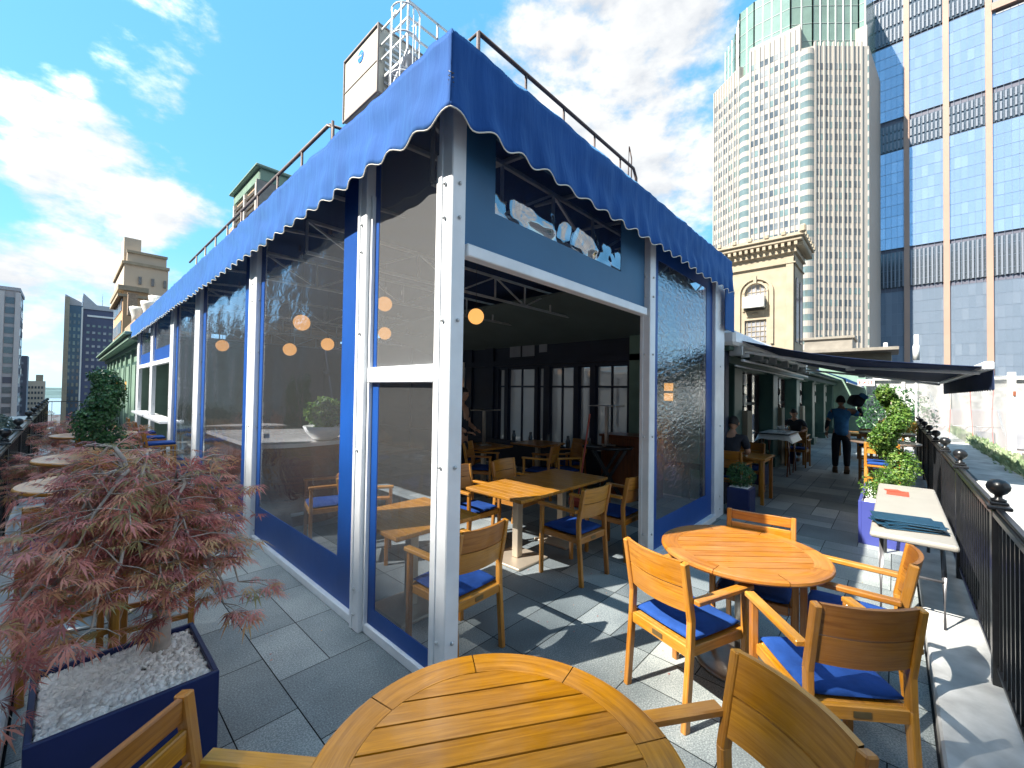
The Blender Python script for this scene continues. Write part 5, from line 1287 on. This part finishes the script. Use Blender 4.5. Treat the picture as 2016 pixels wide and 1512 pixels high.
# ivy fringe along the right parapet, shrub on the left one
rn=random.Random(9); b=B()
for i in range(9000):
    x=1.5+24*rn.random(); hh=.28*(.6+.4*noise.noise(Vector((x*1.5,0,0)))); p=Vector((x,-1.47+rn.gauss(0,.05),.55+hh*rn.random())); d=Vector((rn.gauss(0,.5),rn.gauss(0,.5),1)).normalized(); l=.09*(.5+rn.random()); w_=d.orthogonal().normalized()*l*.16
    b.add([p-w_,p+d*l*.5+w_*1.5,p+d*l,p+d*l*.5-w_*1.5],[(0,1,2,3)],uvs=(rn.random(),0.))
tag(b.done('ivy',ivyl,None,fix=False),'pale green ivy growing along the outer edge of the right parapet','ivy',kind='stuff')
b=B(); b.box((14,-3.6,-.5),(26,4.0,.3)); o=b.done('roof_deck',gravel); tag(o,'pale gravel roof of the neighbouring building beyond the parapet','roof')
t=thing('roof_shrub','grey green shrub on the ledge beyond the left fence','shrub',(-.95,13.2,.6)); leafy((0,0,.2),.3,1.0,.35,1600,.07,35,leafm('grey_green_leaf',[(.08,.12,.1),(.18,.22,.18)],.2),'foliage',t); B().tube([(0,0,0),(0,0,.2)],.02,6).done('stem',bark,t)
# ------------------------------------------------------------ PEOPLE
def skinned(name,pts,edges,mat,parent,sub=2,root=0):
    me=bpy.data.meshes.new(name); me.from_pydata([p[:3] for p in pts],edges,[]); o=bpy.data.objects.new(name,me); C.objects.link(o)
    md=o.modifiers.new('k','SKIN'); sl=me.skin_vertices[0].data
    for i,p in enumerate(pts): sl[i].radius=(p[3],p[4] if len(p)>4 else p[3]); sl[i].use_root=(i==root)
    md.use_smooth_shade=True; s2=o.modifiers.new('s','SUBSURF'); s2.levels=sub; s2.render_levels=sub
    dg=bpy.context.evaluated_depsgraph_get(); dg.update(); nm=bpy.data.meshes.new_from_object(o.evaluated_get(dg)); bpy.data.objects.remove(o)
    nm.materials.clear(); nm.materials.append(mat); q=bpy.data.objects.new(name,nm); C.objects.link(q); q.parent=parent; return q
def head(parent,c,yaw_,tilt=0,hair=True):
    # head with face: ovoid, brow, nose, lips, ears; hair cap
    g=B(); n,m=24,18
    vs=[];fs=[]
    for i in range(m+1):
        th=PI*i/m
        for k in range(n):
            ph=2*PI*k/n; x=math.sin(th)*math.cos(ph); y=math.sin(th)*math.sin(ph); z=math.cos(th)
            X=x*.095*(1-.12*max(-z,0)); Y=y*.075*(1-.25*max(-z,0)); Z=z*.118
            if x>0:
                X+=.022*math.exp(-((y*.075)/.012)**2-((Z+.012)/.022)**2)      # nose
                X+=.006*math.exp(-((y*.075)/.024)**2-((Z+.055)/.008)**2)      # lips
                X+=.006*math.exp(-((Z-.03)/.012)**2)*(abs(y)<.6)              # brow
                for s in(-1,1): X-=.008*math.exp(-((y*.075-s*.03)/.013)**2-((Z-.008)/.010)**2)
                X+=.008*math.exp(-((y*.075)/.02)**2-((Z+.095)/.02)**2)
            vs.append((X,Y,Z))
    for i in range(m):
        for k in range(n): fs.append((i*n+k,i*n+(k+1)%n,(i+1)*n+(k+1)%n,(i+1)*n+k))
    g.add(vs,fs,smooth=True)
    for s in(-1,1): g.sphere((-.005,s*.077,-.005),.02,8,6,sz=1.4)
    M=Matrix.Translation(c)@Matrix.Rotation(yaw_,4,'Z')@Matrix.Rotation(tilt,4,'Y')
    o=g.done('head',skin,parent,smoothall=True); o.matrix_local=M
    h=B(); vs=[];fs=[]
    for i in range(m+1):
        th=PI*i/m*.62
        for k in range(n):
            ph=2*PI*k/n; x=math.sin(th)*math.cos(ph); y=math.sin(th)*math.sin(ph); z=math.cos(th); lim=1.0
            if x>.35 and z<.45: z=.45+(z-.45)*.1; lim=.98
            j=1+.05*noise.noise(Vector((x*9,y*9,z*9)))
            vs.append((x*.103*j*lim-.004,y*.084*j,z*.128*j))
    for i in range(m):
        for k in range(n): fs.append((i*n+k,i*n+(k+1)%n,(i+1)*n+(k+1)%n,(i+1)*n+k))
    h.add(vs,fs,smooth=True); h.done('hair',hairm,o,smoothall=True)
    for s in(-1,1): B().sphere((.083,s*.03,.008),.009,8,6).done('eye',glassdk,o)
    return o
def hand(parent,wrist,dirv,palm,s=1.0,curl=.5,thumb=1):
    """palm, four fingers of unequal length and a thumb as skinned chains"""
    d=Vector(dirv).normalized(); nrm=Vector(palm).normalized(); sd=d.cross(nrm).normalized(); w_=Vector(wrist)
    pts=[(*w_,.024,.017)]; e=[]
    k=w_+d*.05*s; pts.append((*k,.036,.015)); e.append((0,1)); k2=w_+d*.085*s; pts.append((*k2,.036,.013)); e.append((1,2))
    for i,(off,ln) in enumerate(((-.027,.066),(-.009,.076),(.009,.071),(.027,.056))):
        a=len(pts); p=w_+d*.088*s+sd*off*s; pts.append((*p,.0088)); e.append((2,a)); dd=d
        for j in range(3):
            dd=(dd+nrm*curl*.55).normalized(); p=p+dd*ln/3*s; pts.append((*p,.0085-.001*j)); e.append((a+j,a+j+1))
    a=len(pts); p=w_+d*.03*s-sd*.028*thumb*s; pts.append((*p,.012)); e.append((1,a)); q=p+(d*.6-sd*.7*thumb+nrm*.4)*.035*s; pts.append((*q,.010)); e.append((a,a+1)); q=q+(d*.9-sd*.1*thumb+nrm*.5)*.03*s; pts.append((*q,.008)); e.append((a+1,a+2))
    return skinned('hand',pts,e,skin,parent,1)
# walking man, back to camera, carrying a dark bundle on his right shoulder (local: +x forward, +y left)
m=thing('person','man in washed blue shirt and dark trousers walking away with a bundle on his shoulder','person',(12.1,.90,0),R(8))
body=[(0,0,.93,.12,.10),(0,0,1.08,.13,.10),(.0,0,1.25,.145,.105),(0,0,1.40,.12,.08),(.01,0,1.50,.052,.052),(.02,0,1.56,.05,.05),
 (0,.17,1.41,.062),(-.03,.25,1.16,.046),(.0,.27,.93,.034),
 (0,-.17,1.43,.062),(-.02,-.36,1.33,.048),(.06,-.30,1.53,.036),
 (0,.095,.88,.09),(.08,.10,.50,.062),(.04,.11,.10,.042),(.0,-.095,.88,.09),(.02,-.10,.49,.06),(-.12,-.09,.14,.042)]
ed=[(0,1),(1,2),(2,3),(3,4),(4,5),(3,6),(6,7),(7,8),(3,9),(9,10),(10,11),(0,12),(12,13),(13,14),(0,15),(15,16),(16,17)]
skinned('body',body,ed,skin,m)
sh_=[(0,0,.84,.165,.15),(0,0,.95,.165,.15),(0,0,1.08,.16,.14),(0,0,1.25,.17,.145),(0,0,1.39,.15,.11),(.01,0,1.475,.065,.065),(0,.17,1.40,.082),(-.02,.225,1.20,.062),(0,-.17,1.42,.082),(-.02,-.32,1.34,.06)]
skinned('shirt',sh_,[(0,1),(1,2),(2,3),(3,4),(4,5),(4,6),(6,7),(4,8),(8,9)],denim,m)
skinned('undersleeve',[(-.02,.23,1.22,.052),(-.03,.25,1.16,.052),(0,.27,.97,.038)],[(0,1),(1,2)],darkcloth,m); skinned('undersleeve',[(-.02,-.33,1.345,.053),(-.02,-.36,1.33,.053),(.05,-.31,1.50,.04)],[(0,1),(1,2)],darkcloth,m)
tr=[(0,0,.95,.145,.12),(0,0,.90,.145,.125),(0,.1,.85,.105),(.08,.10,.50,.08),(.04,.11,.12,.06),(0,-.1,.85,.105),(.02,-.10,.49,.078),(-.12,-.09,.16,.06)]
skinned('trousers',tr,[(0,1),(1,2),(2,3),(3,4),(1,5),(5,6),(6,7)],darkcloth,m)
for p,k in (((.04,.11,.05),0),((-.10,-.09,.10),R(35))):
    b=B(); b.box((.06,0,-.005),(.28,.095,.085),bev=.03,seg=3,smooth=True); b.box((.06,0,-.045),(.29,.10,.02),bev=.008); b.box((0,0,.05),(.10,.09,.10),bev=.03,seg=2,smooth=True); o=b.done('boot',boot,m); o.location=p; o.rotation_euler=(0,k,0)
head(m,(.04,.01,1.65),0,R(6))
hand(m,(0,.27,.93),(.1,.0,-1),(.2,-1,0),1,.5,1); hand(m,(.06,-.30,1.53),(.2,.25,.9),(.3,.8,-.2),1,.6,-1)
t=thing('carried_bundle','dark wrapped bundle resting on the walking man\'s shoulder','bundle',(12.14,.66,1.66),R(20))
b=B(); b.box((.0,-.02,.0),(.42,.22,.24),Matrix.Rotation(R(25),3,'X'),bev=.06,seg=3,smooth=True); b.done('wrap',darkcloth,t); b=B(); b.box((-.16,-.10,.10),(.14,.16,.10),Matrix.Rotation(R(40),3,'X'),bev=.03,seg=2); b.box((.1,-.08,.09),(.12,.14,.1),bev=.03,seg=2); b.done('fold',denim,t)
def seated(label,x,y,rz,shirt,lean=.12,hz=0):
    m=thing('person',label,'person',(x,y,0),rz)
    body=[(.10,0,.54,.13,.11),(.12,0,.75,.125,.10),(.15+lean*.5,0,.94,.14,.10),(.17+lean,0,1.06,.11,.08),(.20+lean,0,1.14,.05,.05),(.22+lean,0,1.19,.05,.05),
     (.17+lean,.17,1.06,.06),(.26,.24,.84,.045),(.46,.16,.78,.034),(.17+lean,-.17,1.06,.06),(.26,-.24,.84,.045),(.46,-.16,.80,.034),
     (.16,.09,.53,.09),(.50,.11,.52,.07),(.50,.11,.1,.045),(.16,-.09,.53,.09),(.50,-.11,.52,.07),(.52,-.11,.1,.045)]
    skinned('body',body,[(0,1),(1,2),(2,3),(3,4),(4,5),(3,6),(6,7),(7,8),(3,9),(9,10),(10,11),(0,12),(12,13),(13,14),(0,15),(15,16),(16,17)],skin,m)
    skinned('shirt',[(.10,0,.52,.15,.125),(.12,0,.75,.145,.115),(.15+lean*.5,0,.94,.155,.115),(.17+lean,0,1.05,.125,.09),(.19+lean,0,1.11,.06,.06),(.17+lean,.18,1.05,.075),(.24,.24,.88,.06),(.17+lean,-.18,1.05,.075),(.24,-.24,.88,.06)],[(0,1),(1,2),(2,3),(3,4),(3,5),(5,6),(3,7),(7,8)],shirt,m)
    skinned('trousers',[(.10,0,.53,.15,.13),(.17,.095,.53,.105),(.50,.11,.52,.082),(.50,.11,.12,.06),(.17,-.095,.53,.105),(.50,-.11,.52,.082),(.52,-.11,.12,.06)],[(0,1),(1,2),(2,3),(0,4),(4,5),(5,6)],darkcloth,m)
    for s in(-1,1): b=B(); b.box((.55,s*.11,.045),(.26,.09,.09),bev=.03,seg=2,smooth=True); b.done('shoe',boot,m)
    head(m,(.26+lean,0,1.28),0,R(25)); hand(m,(.46,.16,.78),(1,-.3,-.1),(0,0,-1),1,.35,1); hand(m,(.46,-.16,.80),(1,.3,-.1),(0,0,-1),1,.35,-1)
    return m
seated('seated woman in navy top, half hidden behind the last white post',7.12,1.95,0,darkcloth,.1)
seated('dark haired man in navy shirt bent over papers far down the corridor',13.98,2.02,PI,darkcloth,.22)
# standing person inside, one arm in view beside the corner post
m=thing('person','standing person in black T-shirt inside, cut off by the white corner post','person',(4.62,5.45,0),R(-70))
skinned('body',[(0,0,.95,.12,.10),(0,0,1.1,.12,.10),(0,0,1.27,.145,.10),(0,0,1.42,.115,.08),(0,0,1.52,.05),(.01,0,1.58,.05),(0,.18,1.42,.06),(.0,.25,1.18,.046),(.20,.16,1.08,.034),(0,-.18,1.42,.06),(.0,-.25,1.18,.046),(.20,-.16,1.06,.034),(0,.09,.9,.09),(0,.1,.5,.06),(0,.1,.1,.042),(0,-.09,.9,.09),(0,-.1,.5,.06),(0,-.1,.1,.042)],ed,skin,m)
skinned('shirt',[(0,0,.93,.15,.12),(0,0,1.1,.145,.115),(0,0,1.27,.165,.115),(0,0,1.4,.13,.09),(0,0,1.48,.06),(0,.19,1.42,.075),(0,.235,1.26,.062),(0,-.19,1.42,.075),(0,-.235,1.26,.062)],[(0,1),(1,2),(2,3),(3,4),(3,5),(5,6),(3,7),(7,8)],darkcloth,m)
skinned('trousers',tr[:2]+[(0,.1,.85,.1),(0,.1,.5,.08),(0,.1,.12,.06),(0,-.1,.85,.1),(0,-.1,.5,.08),(0,-.1,.12,.06)],[(0,1),(1,2),(2,3),(3,4),(1,5),(5,6),(6,7)],darkcloth,m)
for s in(-1,1): b=B(); b.box((.05,s*.1,.045),(.26,.09,.09),bev=.03,seg=2,smooth=True); b.done('shoe',boot,m)
head(m,(.03,0,1.68),0); hand(m,(.20,.16,1.08),(.8,-.5,-.1),(0,-.3,-1),1,.5,1); hand(m,(.20,-.16,1.06),(.8,.5,-.1),(0,.3,-1),1,.5,-1)
# sanity: drop unused prototypes
for p in (ch,ch2,lan,lit,pd,bs,sq,ub,vent):
    if p.name not in used:
        for c in list(p.children): bpy.data.objects.remove(c)
        bpy.data.objects.remove(p)
